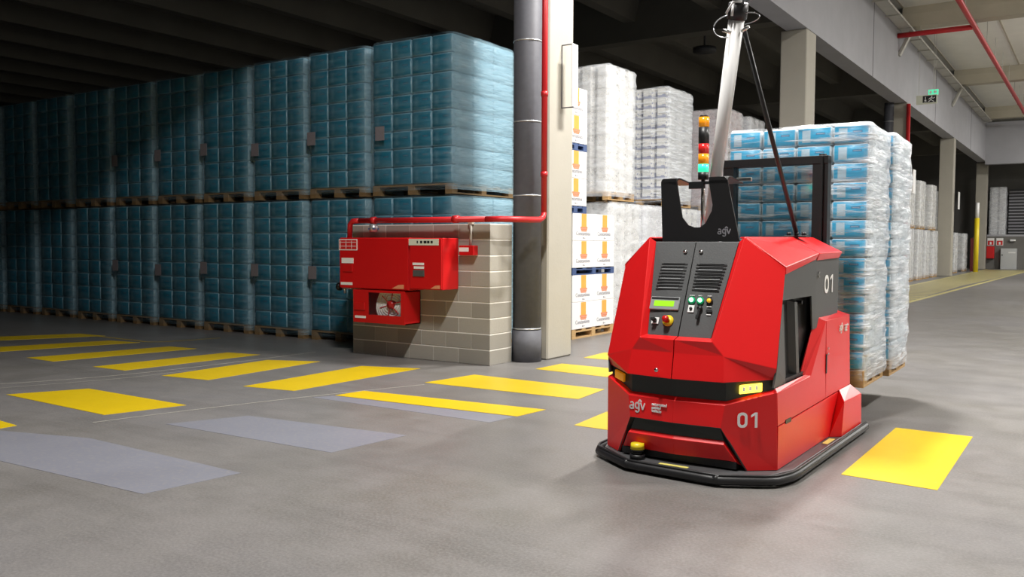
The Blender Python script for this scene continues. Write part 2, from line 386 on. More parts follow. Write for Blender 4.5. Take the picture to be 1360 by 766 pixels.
# precast beam/fascia on the column line
fa = struct(MB().box(-6.35, -5.85, -10, 61, 6.57, 9.35).obj('trim_1', 'fascia'))
tag(fa, 'grey precast fascia beam running along the aisle above the columns')
for yy in range(0, 6):
    MB().box(-5.852, -5.843, 4 + yy * 12.2, 4.03 + yy * 12.2, 6.57, 9.3).obj('joint', 'louvre', fa)
# storage-side roof: slab, ribs along the aisle direction and cross beams
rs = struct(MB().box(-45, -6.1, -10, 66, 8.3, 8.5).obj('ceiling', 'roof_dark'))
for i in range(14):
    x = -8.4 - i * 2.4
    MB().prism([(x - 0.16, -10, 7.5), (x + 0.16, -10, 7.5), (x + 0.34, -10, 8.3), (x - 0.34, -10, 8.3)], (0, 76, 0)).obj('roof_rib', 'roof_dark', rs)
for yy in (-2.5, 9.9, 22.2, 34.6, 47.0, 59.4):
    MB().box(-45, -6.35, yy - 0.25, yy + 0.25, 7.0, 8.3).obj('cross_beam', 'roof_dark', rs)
# aisle roof: pale panels and cross beams
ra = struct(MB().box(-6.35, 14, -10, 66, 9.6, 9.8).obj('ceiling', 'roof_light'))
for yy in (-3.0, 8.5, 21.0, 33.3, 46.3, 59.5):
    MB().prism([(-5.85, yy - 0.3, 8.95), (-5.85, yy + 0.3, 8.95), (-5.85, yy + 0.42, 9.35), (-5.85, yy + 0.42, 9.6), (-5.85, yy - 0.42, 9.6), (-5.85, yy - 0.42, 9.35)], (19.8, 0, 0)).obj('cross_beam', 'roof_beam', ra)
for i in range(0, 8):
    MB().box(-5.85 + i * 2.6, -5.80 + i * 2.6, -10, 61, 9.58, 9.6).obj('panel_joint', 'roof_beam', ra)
struct(MB().box(-45, 14, 66, 66.3, 0, 9.8).obj('wall_back', 'block_dark'))
struct(MB().box(-45.3, -45, -10, 66, 0, 9.8).obj('wall_left', 'block_dark'))
struct(MB().box(14, 14.3, -10, 66, 0, 9.8).obj('wall_right', 'roof_light'))
struct(MB().box(-45, 14, -10.3, -10, 0, 9.8).obj('wall_front', 'block_dark'))
# beam and upper wall closing the far end of the aisle
fb = struct(MB().box(-5.85, 14, 60.2, 60.8, 6.35, 8.85).obj('trim_2', 'fascia'))
lw = struct(MB().box(-5.9, 14, 63, 63.4, 0, 2.05).obj('wall_back', 'block_dark'))
MB().box(-5.9, 14, 63.0, 63.4, 2.05, 2.16).obj('coping', 'fascia', lw)
up = struct(MB().box(-4.9, 14, 65.2, 65.4, 2.1, 5.1).obj('trim_3', 'louvre'))
for i in range(14):
    MB().box(-4.9, 14, 65.14, 65.2, 2.3 + i * 0.2, 2.36 + i * 0.2).obj('louvre_slat', 'fascia', up)

# cable tray along the fascia
t = MB().box(-5.8, -5.45, 8, 59, 8.72, 8.75).obj('tray_base', 'tray')
tr = empty('cable_tray', (0, 0, 0), 0, 'galvanised cable tray running along the top of the grey fascia beam', 'cable tray')
t.parent = tr
MB().box(-5.46, -5.44, 8, 59, 8.72, 8.80).obj('tray_side', 'tray', tr)
for i in range(25):
    MB().box(-5.85, -5.40, 10 + i * 2, 10.04 + i * 2, 8.68, 8.715).obj('tray_bracket', 'tray', tr)
for yy, lab in ((32.6, 'pale diagonal strut under the tray before the nearest roof beam in view'), (45.6, 'pale diagonal strut under the tray at the second roof beam in view')):
    tag(MB().tube([(-5.84, yy - 0.2, 7.9), (-5.5, yy, 8.7)], 0.08, 6).obj('bracket_strut', 'tray'), lab, 'bracket')
# sprinkler pipes under the aisle roof
sp = empty('sprinkler_main', (0, 0, 0), 0, 'long red sprinkler pipe running down the aisle under the pale roof', 'pipe')
MB().tube([(-3.62, 8, 8.55), (-3.5, 59, 8.55)], 0.085, 10).obj('pipe', 'pipe_red', sp, True)
for i in range(16):
    MB().tube([(-3.6, 11 + i * 3.1, 8.55), (-3.6, 11 + i * 3.1, 8.70)], 0.045, 8).obj('sprinkler_head', 'pipe_red', sp, True)
    MB().tube([(-3.6, 11.6 + i * 3.1, 8.6), (-3.6, 11.6 + i * 3.1, 9.6)], 0.012, 6).obj('hanger_rod', 'tray', sp)
sb = MB().tube([(-5.84, 32.1, 8.5), (-3.6, 32.1, 8.5)], 0.085, 10).obj('sprinkler_branch', 'pipe_red', None, True)
tag(sb, 'short red branch pipe crossing from the fascia to the main sprinkler pipe', 'pipe')

# columns
def column(yc, n, lab, w_=0.62, dp=0.66, x1=-5.85):
    mb = MB().box(x1 - w_, x1, yc - dp / 2, yc + dp / 2, 0, 6.57)
    o = mb.obj('column', 'col', None, bevel=0.02)
    return tag(o, lab, 'column', None)
c0 = column(9.93, 0, 'nearest pale concrete column, beside the grey pipe and block wall', 0.5, 0.62)
column(21.65, 1, 'concrete column rising behind the blue wrapped load on the truck', 0.62, 0.8)
column(34.55, 2, 'narrow far column with a red pipe, just right of the blue load')
column(46.9, 3, 'pale concrete column standing between the far white pallets')
column(62.0, 4, 'far concrete column beside the yellow marker post')
# beside the nearest column: rainwater duct and fire main
def duct(yc, x, r, lab):
    d = empty('drain_pipe', (x, yc, 0), 0, lab, 'pipe')
    MB().tube([(0, 0, 0), (0, 0, 6.56)], r, 32).obj('pipe', 'duct', d, True)
    for z in (0.42, 2.1 if r > 0.15 else 3, 3.02, 4.02, 5.9):
        MB().tube([(0, 0, z - 0.008), (0, 0, z + 0.008)], r + 0.006, 32).obj('clamp', 'alu', d, True)
    MB().tube([(0, 0, 0), (0, 0, 0.40)], r + 0.012, 32).obj('collar', 'duct', d, True)
    return d
duct(9.425, -6.045, 0.178, 'thick dark grey drain pipe in front of the nearest column')
duct(33.95, -6.4, 0.16, 'dark drain pipe before the far column right of the blue load')
rp = empty('fire_main', (-5.66, 9.30, 0), 0, 'red fire pipe dropping between grey pipe and column, then left along block wall', 'pipe')
def lp(pts, r, name, seg=12):
    return MB().tube([(x + 5.66, y - 9.30, z) for x, y, z in pts], r, seg).obj(name, 'pipe_red', rp, True)
lp([(-5.72, 9.30, 6.56), (-5.72, 9.30, 1.86)], 0.036, 'riser')
lp([(-5.72, 9.30, 1.88), (-5.72, 9.28, 1.82), (-5.72, 9.2, 1.79), (-5.74, 9.0, 1.785), (-5.78, 8.8, 1.785), (-5.9, 8.63, 1.785), (-6.1, 8.6, 1.785)], 0.036, 'elbow')
lp([(-6.1, 8.6, 1.785), (-8.15, 8.6, 1.79)], 0.036, 'run')
lp([(-8.15, 8.6, 1.79), (-8.27, 8.6, 1.785), (-8.32, 8.6, 1.74), (-8.33, 8.6, 1.56)], 0.036, 'drop')
for x in (-6.55, -7.9):
    lp([(x - 0.04, 8.6, 1.79), (x + 0.04, 8.6, 1.79)], 0.047, 'coupling')
for z in (2.32, 3.3, 5.0):
    lp([(-5.72, 9.30, z), (-5.72, 9.30, z + 0.06)], 0.044, 'coupling')
tag(MB().tube([(-5.78, 34.1, 0), (-5.78, 34.1, 6.5)], 0.07, 10).obj('fire_riser', 'pipe_red', None, True), 'far red riser pipe on the column just right of the blue load', 'pipe')

# white projecting signs on the columns
def aisle_sign(yc, lab, s=1.0, x=-5.85):
    e = empty('aisle_sign', (x, yc, 3.25), 0, lab, 'sign')
    MB().box(0.17, 0.185, -0.04, 0.10, 0.02, 0.80).obj('sign_panel', 'white', e) if s == 1 else MB().box(0.17, 0.19, -0.2, 0.3, 0.02, 0.80 * s).obj('sign_panel', 'white', e)
    H = 0.80 * s
    for z in (0.0, H):
        MB().tube([(0, 0, z), (0.18, 0, z)], 0.008, 6).obj('bracket_wire', 'duct', e)
    MB().tube([(0.004, 0, 0), (0.004, 0, H)], 0.008, 6).obj('bracket_wire', 'duct', e)
    return e
aisle_sign(9.93, 'tall narrow white sign on a wire bracket on the nearest column')
aisle_sign(34.9, 'small white projecting sign on the far column right of the blue load', 1.1).location.z = 3.35
aisle_sign(47.3, 'small white projecting sign on the column between the far pallets', 1.05).location.z = 3.2

# ---------------------------------------------------------------- block wall
bw = struct(MB().box(-8.428, -6.154, 8.764, 9.236, 0, 1.737).obj('wall_low', 'mortar'))
bw['label'] = 'low concrete block wall carrying the red hose cabinets'
CH = 0.193
proto = {}
def blk(x0, x1, z):
    key = round(x1 - x0, 3)
    if key not in proto:
        o = MB().box(0, key, 0, 0.48, 0, CH - 0.013).obj('block', 'block', bw, bevel=0.004); proto[key] = o
    else: o = inst(proto[key], bw)
    o.location = (x0, 8.76 - 0.001 + random.uniform(-0.002, 0.002), z)
for r in range(9):
    z = r * CH + 0.002; x = -8.43; first = 0.4 if r % 2 else 0.2
    edges = [x, x + first]
    while edges[-1] < -6.15 - 0.01:
        edges.append(min(edges[-1] + 0.4, -6.15))
    if edges[-1] - edges[-2] < 0.08: edges.pop(-2)
    for a, b in zip(edges, edges[1:]): blk(a, b - (0.003 if b < -6.16 else 0), z)

# hose cabinets on the block wall
cab = empty('hose_cabinet', (-8.36, 8.75, 0.90), 0, 'large red fire hose cabinet, left of the upper two on the block wall', 'fire cabinet')
MB().box(0, 1.20, -0.30, 0, 0, 0.665).obj('body', 'hose_red', cab, bevel=0.008)
dr = MB().box(0.01, 1.19, -0.318, -0.30, 0.01, 0.655).obj('door', 'hose_red', cab, bevel=0.004)
def pict(parent, x, y, z, w_, h_):
    MB().box(x, x + w_, y - 0.004, y, z, z + h_).obj('sign_plate', 'white', parent)
    MB().box(x + 0.012, x + w_ - 0.012, y - 0.006, y - 0.004, z + 0.012, z + h_ - 0.012).obj('sign_field', 'signred', parent)
    s = MB()
    for i in range(3): s.box(x + 0.03 + i * w_ * 0.3, x + 0.03 + i * w_ * 0.3 + 0.006, y - 0.008, y - 0.006, z + 0.02, z + h_ - 0.02)
    for i in range(2): s.box(x + 0.02, x + w_ - 0.02, y - 0.008, y - 0.006, z + h_ * (0.35 + 0.35 * i), z + h_ * (0.35 + 0.35 * i) + 0.006)
    s.obj('sign_symbol', 'white', parent)
pict(cab, 0.0, -0.318, 0.50, 0.33, 0.145)
MB().box(0.05, 0.26, -0.324, -0.318, 0.33, 0.40).obj('notice', 'white', dr)
MB().box(0.08, 0.25, -0.332, -0.318, 0.22, 0.32).obj('handle', 'red_knob', dr, bevel=0.004)
MB().box(0.03, 0.24, -0.322, -0.318, 0.045, 0.08).obj('notice', 'white', dr)
MB().poly([(0.92, -0.320, 0.02), (1.12, -0.320, 0.02), (1.12, -0.320, 0.075), (1.03, -0.320, 0.07)]).obj('corner_mark', 'salmon_print', dr, fix=False)
cab2 = empty('hose_cabinet', (-7.14, 8.75, 0.925), 0, 'red fire hose cabinet with a cream label, right of the upper two', 'fire cabinet')
MB().box(0, 0.52, -0.32, 0, 0, 0.635).obj('body', 'hose_red', cab2, bevel=0.008)
d2 = MB().box(0.01, 0.51, -0.336, -0.32, 0.01, 0.625).obj('door', 'hose_red', cab2, bevel=0.004)
MB().box(0.0, 0.47, -0.342, -0.336, 0.545, 0.625).obj('sign_plate', 'sign_cream', cab2)
for i, wd in enumerate((0.02, 0.035, 0.05, 0.04, 0.035)):
    MB().box(0.13 + i * 0.055, 0.13 + i * 0.055 + wd * 0.9, -0.344, -0.342, 0.57, 0.60).obj('sign_symbol', 'black', cab2)
MB().box(0.06, 0.24, -0.34, -0.336, 0.30, 0.33).obj('notice', 'white', d2)
MB().box(0.08, 0.24, -0.34, -0.336, 0.255, 0.285).obj('notice', 'white', d2)
MB().box(0.07, 0.25, -0.350, -0.336, 0.16, 0.24).obj('handle', 'grey_panel', d2, bevel=0.004)
MB().poly([(0.34, -0.338, 0.015), (0.49, -0.338, 0.015), (0.49, -0.338, 0.06), (0.42, -0.338, 0.055)]).obj('corner_mark', 'salmon_print', d2, fix=False)
cab3 = empty('hose_reel_cabinet', (-8.11, 8.75, 0.465), 0, 'small red hose reel cabinet with a window, hung under the larger one', 'fire cabinet')
mb = MB(); W3, H3 = 0.875, 0.425; wx0, wx1, wz0, wz1 = 0.26, 0.815, 0.105, 0.395
mb.box(0, W3, -0.3, 0, 0, 0.012).box(0, W3, -0.3, 0, H3 - 0.012, H3).box(0, 0.012, -0.3, 0, 0, H3).box(W3 - 0.012, W3, -0.3, 0, 0, H3).box(0, W3, -0.012, 0, 0, H3)
mb.obj('body', 'hose_red', cab3, fix=False)
mb = MB().box(0, wx0, -0.315, -0.3, 0, H3).box(wx1, W3, -0.315, -0.3, 0, H3).box(wx0, wx1, -0.315, -0.3, 0, wz0).box(wx0, wx1, -0.315, -0.3, wz1, H3)
d3 = mb.obj('door', 'hose_red', cab3, fix=False)
rc = (0.57, -0.16, 0.24)
MB().tube([(rc[0], -0.25, rc[2]), (rc[0], -0.08, rc[2])], 0.05, 16).obj('reel_hub', 'red_knob', cab3, True)
co = MB()
for rr in (0.08, 0.115, 0.15, 0.185, 0.22, 0.25):
    pts = [(rc[0] + rr * math.cos(a), -0.2 + 0.02 * math.sin(a * 3), rc[2] + min(max(rr * math.sin(a), -.2), .155)) for a in [2 * math.pi * i / 28 for i in range(29)]]
    co.tube(pts, 0.019, 8)
co.obj('hose', 'coil', cab3, True)
for a in range(6):
    aa = a * math.pi / 3 + 0.3
    MB().tube([(rc[0], -0.235, rc[2]), (rc[0] + 0.19 * math.cos(aa), -0.235, rc[2] + 0.165 * math.sin(aa))], 0.007, 6).obj('reel_spoke', 'red_knob', cab3)
MB().box(0.03, 0.21, -0.330, -0.315, 0.16, 0.26).obj('handle', 'red_knob', d3, bevel=0.004)
MB().box(0.03, 0.22, -0.319, -0.315, 0.055, 0.085).obj('notice', 'white', d3)
gl, nt, b = new_mat('window_glass')
b.inputs['Transmission Weight'].default_value = 1; b.inputs['Roughness'].default_value = 0.05; b.inputs['Base Color'].default_value = (0.9, 0.9, 0.9, 1)
M['glass'] = gl
tg, nt, b = new_mat('thin_clear_pane'); nt.nodes.remove(b)
t_ = N(nt, 'ShaderNodeBsdfTransparent'); g_ = N(nt, 'ShaderNodeBsdfGlossy'); g_.inputs[1].default_value = 0.08; mx = N(nt, 'ShaderNodeMixShader'); mx.inputs[0].default_value = 0.1
L(nt, t_.outputs[0], mx.inputs[1]); L(nt, g_.outputs[0], mx.inputs[2]); L(nt, mx.outputs[0], nt.nodes['Material Output'].inputs[0])
M['pane'] = tg
tp, nt, b = new_mat('tinted_clear_plastic'); nt.nodes.remove(b)
t_ = N(nt, 'ShaderNodeBsdfTransparent'); t_.inputs[0].default_value = (0.62, 0.63, 0.62, 1); g_ = N(nt, 'ShaderNodeBsdfGlossy'); g_.inputs[1].default_value = 0.1; mx = N(nt, 'ShaderNodeMixShader'); mx.inputs[0].default_value = 0.1
L(nt, t_.outputs[0], mx.inputs[1]); L(nt, g_.outputs[0], mx.inputs[2]); L(nt, mx.outputs[0], nt.nodes['Material Output'].inputs[0])
M['tinted'] = tp
MB().box(wx0, wx1, -0.310, -0.306, wz0, wz1).obj('pane', 'pane', d3)
# alarm call point with conduit
al = empty('alarm_box', (-6.55, 8.76, 1.35), 0, 'small red alarm box with a conduit above it on the block wall', 'alarm')
MB().box(0, 0.22, -0.10, 0, 0, 0.12).obj('body', 'hose_red', al, bevel=0.006)
MB().box(0.005, 0.15, -0.104, -0.10, 0.045, 0.095).obj('sign_plate', 'white', al)
MB().tube([(0.13, -0.03, 0.12), (0.13, -0.03, 0.38)], 0.018, 8).obj('conduit', 'col', al, True)
MB().box(0.10, 0.16, -0.05, 0, 0.38, 0.43).obj('clip', 'col', al)
# hydrant outlet at the left end of the wall
hy = empty('valve_outlet', (-8.44, 8.70, 0.88), 0, 'small steel valve outlet sticking out at the left of the cabinets', 'valve')
MB().tube([(0.06, 0, 0.02), (-0.16, -0.0, 0.02)], 0.035, 12).obj('body', 'chrome', hy, True)
MB().tube([(-0.16, 0, 0.02), (-0.2, 0, 0.02)], 0.055, 12).obj('cap', 'black', hy, True)
MB().tube([(-0.08, 0, -0.07), (-0.08, 0, 0.1)], 0.02, 10).obj('stem', 'chrome', hy, True)
MB().tube([(-0.08, 0, 0.09), (-0.08, 0, 0.105)], 0.05, 14).obj('handwheel', 'black', hy, True)
ga = empty('flow_switch', (-7.9, 8.60, 1.64), 0, 'small clear-cased flow switch under the horizontal red pipe', 'valve')
MB().tube([(0, 0, 0), (0, 0, 0.1)], 0.055, 14).obj('body', 'alu', ga, True)
MB().box(-0.05, 0.05, -0.05, 0.05, 0.03, 0.05).obj('band', 'blue_plastic', ga)

# ================================================================ PALLET LOADS
mesh_cache = {}
def pallet(parent, w_, d_, detailed, mat='wood', z=0.0):
    """euro pallet in parent space centred on x,y ; 0.144 high"""
    k = ('pal', round(w_, 2), round(d_, 2), detailed, mat)
    hw, hd = w_ / 2, d_ / 2
    if not detailed:
        if k not in mesh_cache:
            mb = MB()
            for i in range(5):
                y0 = -hd + i * (d_ - 0.12) / 4; mb.box(-hw, hw, y0, y0 + 0.12, 0.122, 0.144)
            for x in (-hw, -0.06, hw - 0.12):
                for yy in (-hd, -0.06, hd - 0.12): mb.box(x, x + 0.12, yy, yy + 0.12, 0.022, 0.10)
                mb.box(x, x + 0.12, -hd, hd, 0, 0.022); mb.box(x, x + 0.12, -hd, hd, 0.1, 0.122)
            mesh_cache[k] = mb.obj('pallet', mat, parent, fix=False)
            mesh_cache[k].location.z = z
            return mesh_cache[k]
        return inst(mesh_cache[k], parent, (0, 0, z))
    base = MB()
    for x in (-hw, -0.06, hw - 0.12): base.box(x, x + 0.12, -hd, hd, 0.1, 0.122)
    p = base.obj('pallet', mat, parent, fix=False, loc=(0, 0, z))
    bl = MB().box(-0.06, 0.06, -0.06, 0.06, 0, 0.078).obj('block', mat, p, bevel=0.003); first = True
    for x in (-hw + 0.06, 0, hw - 0.06):
        for yy in (-hd + 0.06, 0, hd - 0.06):
            o = bl if first else inst(bl, p); first = False; o.location = (x, yy, 0.022)
    db = MB().box(-hw, hw, -0.06, 0.06, 0, 0.022).obj('deck_board', mat, p, bevel=0.003)
    n = 5
    for i in range(n):
        o = db if i == 0 else inst(db, p); o.location = (0, -hd + 0.06 + i * (d_ - 0.12) / (n - 1), 0.122)
    bb = MB().box(-0.06, 0.06, -hd, hd, 0, 0.022).obj('bottom_board', mat, p, bevel=0.003)
    for i, x in enumerate((-hw + 0.06, 0, hw - 0.06)):
        o = bb if i == 0 else inst(bb, p); o.location = (x, 0, 0)
    return p
def pack_mesh(sx, sy, sz, mat):
    k = ('pk', round(sx, 3), round(sy, 3), round(sz, 3), mat)
    if k not in mesh_cache:
        bm = bmesh.new(); bmesh.ops.create_cube(bm, size=1)
        bmesh.ops.scale(bm, vec=(sx - 0.008, sy - 0.008, sz - 0.006), verts=bm.verts)
        if mat not in ('pack_blue', 'pack_teal'):
            for v_ in bm.verts: v_.co.z *= (sz - 0.001) / (sz - 0.006)
            ed = [e_ for e_ in bm.edges if abs(e_.verts[0].co.z - e_.verts[1].co.z) > 0.01]
            bmesh.ops.bevel(bm, geom=ed, offset=min(sx, sy) * 0.22, segments=2, affect='EDGES')
        else: bmesh.ops.bevel(bm, geom=bm.edges[:], offset=min(sx, sy, sz) * (0.08 if mat == 'pack_teal' else 0.10), segments=1, affect='EDGES')
        me = bpy.data.meshes.new('pack'); bm.to_mesh(me); bm.free()
        me.polygons.foreach_set('use_smooth', [mat in ('pack_blue', 'pack_teal')] * len(me.polygons)); me.materials.append(M[mat])
        mesh_cache[k] = me
    return mesh_cache[k]
def film_mesh(w_, d_, z0, z1, rows, mat, seed, r=0.07, amp=0.012, cell=0.05):
    mb = MB(); per = []
    hw, hd = w_ / 2, d_ / 2
    nx = max(4, int((w_ - 2 * r) / cell)); ny = max(4, int((d_ - 2 * r) / cell))
    for (cx_, cy_, a0, sx_, n) in ((hw - r, -hd + r, -90, 'y', ny), (hw - r, hd - r, 0, 'x', nx), (-hw + r, hd - r, 90, 'y', ny), (-hw + r, -hd + r, 180, 'x', nx)):
        for k in range(4):
            a = R(a0 + 90 * k / 3); per.append((cx_ + r * math.cos(a), cy_ + r * math.sin(a), math.cos(a), math.sin(a)))
        a = R(a0 + 90); ex, ey = cx_ + r * math.cos(a), cy_ + r * math.sin(a)
        L_ = (d_ if sx_ == 'y' else w_) - 2 * r; dx, dy = -math.sin(a), math.cos(a)
        for k in range(1, n): per.append((ex + dx * L_ * k / n, ey + dy * L_ * k / n, math.cos(a), math.sin(a)))
    P = len(per); nr = rows * 4; H = z1 - z0
    for j in range(nr + 1):
        z = z0 + H * j / nr; joint = math.cos(2 * math.pi * j / 4)  # 1 at joints
        for (x, y_, nx_, ny_) in per:
            q = noise.noise(Vector((x * 2.2 + seed, y_ * 2.2, z * 7))) + 0.5 * noise.noise(Vector((x * 6, y_ * 6 + seed, z * 16)))
            o = amp * q - 0.006 * max(0, joint) + 0.006
            if j == nr: o -= 0.03
            mb.v.append((x + nx_ * o, y_ + ny_ * o, z + 0.006 * q))
    for j in range(nr):
        for k in range(P):
            a = j * P + k; b_ = j * P + (k + 1) % P; mb.f.append((a, b_, b_ + P, a + P))
    i = len(mb.v); mb.v.append((0, 0, z1 + 0.012))
    for k in range(P): mb.f.append((nr * P + k, nr * P + (k + 1) % P, i))
    me = bpy.data.meshes.new('stretch_wrap'); me.from_pydata(mb.v, [], mb.f); me.materials.append(M[mat])
    me.polygons.foreach_set('use_smooth', [True] * len(me.polygons)); return me
film_cache = {}
def load(name, xr, yf, z, w_, d_, nx, ny, nz, ph, pmat, fmat, label, cat, group, detailed=False, rz=0.0, palmat='wood', fkey=None, amp=0.012, cell=0.06, label_at=None, jit=0.004, over=0.0, rad=0.07):
    """xr: world x of the aisle-side face, yf: world y of the camera-side face"""
    e = empty(name, (xr - w_ / 2, yf + d_ / 2, z), rz, label, cat, group)
    pallet(e, w_, d_, detailed, palmat)
    sx, sy = w_ / nx, d_ / ny
    me = pack_mesh(sx, sy, ph, pmat)
    for k in range(nz):
        for i in range(nx):
            for j in range(ny):
                if 0 < i < nx - 1 and 0 < j < ny - 1 and k < nz - 1: continue
                o = bpy.data.objects.new('pack', me); COL.objects.link(o); o.parent = e
                o.location = (-w_ / 2 + sx * (i + 0.5) + random.uniform(-jit, jit), -d_ / 2 + sy * (j + 0.5) + random.uniform(-jit, jit), 0.146 + ph * (k + 0.5))
    fk = fkey or label
    if fk not in film_cache:
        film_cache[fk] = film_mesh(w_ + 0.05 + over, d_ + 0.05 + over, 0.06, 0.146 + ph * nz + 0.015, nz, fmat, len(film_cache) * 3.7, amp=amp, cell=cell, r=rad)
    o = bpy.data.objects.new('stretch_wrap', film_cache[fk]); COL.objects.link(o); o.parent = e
    if label_at:
        lx, lz = label_at
        MB().box(lx, lx + 0.17, -d_ / 2 - 0.078, -d_ / 2 - 0.072, lz, lz + 0.2).obj('paper_label', 'label', e)
    return e

# stacks along the left bay, two tiers
ORD = ['first', 'second', 'third', 'fourth', 'fifth', 'sixth', 'seventh', 'eighth', 'ninth', 'tenth', 'eleventh']
xs = [-7.36, -8.98, -10.27, -11.55, -12.84, -14.12, -15.42, -16.82, -18.13, -19.45, -20.75]
for i, x in enumerate(xs):
    w_ = 1.45 if i == 0 else 1.14
    for tier in (0, 1):
        nxt = 4 if i == 0 else 3
        if tier == 0: lab = f'teal wrapped pallet load on the floor, {ORD[i]} from the grey drain pipe'
        else: lab = f'teal wrapped pallet load on the upper tier, {ORD[i]} from the grey drain pipe'
        z = 0 if tier == 0 else 2.175
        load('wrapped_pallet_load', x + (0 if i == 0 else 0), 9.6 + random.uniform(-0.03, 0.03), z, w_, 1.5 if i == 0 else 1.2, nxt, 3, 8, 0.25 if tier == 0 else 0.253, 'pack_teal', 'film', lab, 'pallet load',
             'teal wrapped pallet loads in the left bay', detailed=False, rz=R(random.uniform(-0.4, 0.4)) if i else 0, palmat='wood_dark', over=0.06, rad=0.15,
             fkey=('L', i % 3, w_, tier), label_at=(-w_ / 2 + 0.02 if i else -w_ / 2 + 0.12, (0.75 if tier == 1 else 0.95) + random.uniform(-0.05, 0.05)) if i < 6 else None)

# cartons with orange print beside the nearest column
def carton_mesh():
    o = MB().box(-0.2, 0.2, -0.352, 0.352, 0.003, 0.428)
    return o
ca_proto = []
def carton(parent, x, y_, z, printed=True, yw=0.704):
    if not ca_proto:
        b_ = MB().box(-0.3, 0.3, -0.35, 0.35, 0.002, 0.428).obj('carton', 'carton', parent, bevel=0.006)
        ca_proto.append(b_)
        X = 0.301
        p1 = MB().box(X, X + 0.0015, -0.075, 0.085, 0.22, 0.424).obj('orange_print', 'orange_print', b_)
        zz = MB()
        for r_, (hw_, z0, z1) in enumerate(((0.115, 0.19, 0.22), (0.10, 0.165, 0.187), (0.085, 0.145, 0.162))): zz.box(X, X + 0.0015, 0.005 - hw_, 0.005 + hw_, z0, z1)
        p2 = zz.obj('salmon_print', 'salmon_print', b_)
        p3 = text('printed_name', 'Constantinea', 0.085, 'greyprint', (X + 0.001, -0.25, 0.085), (0, 1, 0), (0, 0, 1), b_)
        p4 = MB().box(X, X + 0.0015, -0.03, 0.0, 0.03, 0.055).box(X, X + 0.0015, 0.01, 0.05, 0.035, 0.045).obj('small_mark', 'greyprint', b_)
        b_.location = (x, y_, z); return b_
    o = inst(ca_proto[0], parent, (x, y_, z))
    for ch in ca_proto[0].children: inst(ch, o)
    return o
cl = empty('carton_pallet', (-7.1, 12.62, 0), 0, 'white cartons with orange print on a pallet on the floor beside the nearest column', 'pallet load')
pallet(cl, 0.6, 1.41, False)
for row, z in ((0, 0.146), (1, 0.575)):
    for yy in (-0.352, 0.352): carton(cl, 0, yy, z)
c2 = empty('carton_pallet', (-7.1, 12.62, 1.005), 0, 'white cartons with orange print, second layer on a navy pallet beside the column', 'pallet load')
pallet(c2, 0.6, 1.41, False, 'blue_plastic').scale.z = 0.75
for row, z in ((0, 0.11), (1, 0.54)):
    for yy in (-0.352, 0.352): carton(c2, 0, yy, z)
c3 = empty('carton_pallet', (-7.1, 12.0, 1.975), 0, 'white cartons with orange print, third layer behind the nearest column', 'pallet load')
pallet(c3, 0.6, 0.7, False, 'blue_plastic').scale.z = 0.75
for row, z in ((0, 0.11), (1, 0.54)): carton(c3, 0, 0, z)
c4 = empty('carton_pallet', (-7.1, 12.0, 2.945), 0, 'white cartons with orange print, topmost layer behind the white column sign', 'pallet load')
pallet(c4, 0.6, 0.7, False, 'blue_plastic').scale.z = 0.75
for row, z in ((0, 0.11), (1, 0.54)): carton(c4, 0, 0, z)

# white loads along the aisle behind the truck
WL = [
 (13.52, 1.0, 2.25, 11, 'pack_dots', 'tall white wrapped load with dotted packs, upper tier nearest the column'),
 (15.98, 1.2, 2.235, 11, 'pack_patch', 'tall white wrapped load with blue-grey printed patches, upper tier'),
 (19.25, 1.0, 2.235, 11, 'pack_pink', 'pinkish wrapped load with fine dots, upper tier behind the signal light'),
 (20.75, 1.1, 2.235, 11, 'pack_white', 'plain white wrapped load behind the white pole, upper tier')]
for yf, d_, z, n, pm, lab in WL:
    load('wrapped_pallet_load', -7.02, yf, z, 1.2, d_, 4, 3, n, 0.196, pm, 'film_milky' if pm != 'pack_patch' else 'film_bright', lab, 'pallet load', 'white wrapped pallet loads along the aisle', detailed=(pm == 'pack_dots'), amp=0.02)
for i, (yf, pm, lab) in enumerate([(13.62, 'pack_dots', 'white wrapped load with dotted packs on the floor beside the orange-printed cartons'),
                      (15.0, 'pack_white', 'white wrapped load on the floor behind the left edge of the red truck'),
                      (16.4, 'pack_patch', 'white load with blue-grey patches on the floor, seen through the black bracket'),
                      (17.8, 'pack_white', 'white wrapped load on the floor behind the middle of the black bracket'),
                      (19.2, 'pack_white', 'white wrapped load on the floor under the pinkish load'),
                      (20.6, 'pack_white', 'white wrapped load on the floor nearest the second column')]):
    load('wrapped_pallet_load', -7.02, yf, 0, 1.2, 1.2, 4, 4, 10, 0.206, pm, 'film_milky', lab, 'pallet load', 'white wrapped pallet loads along the aisle', amp=0.02, fkey='floorwhite%d' % (i % 2))
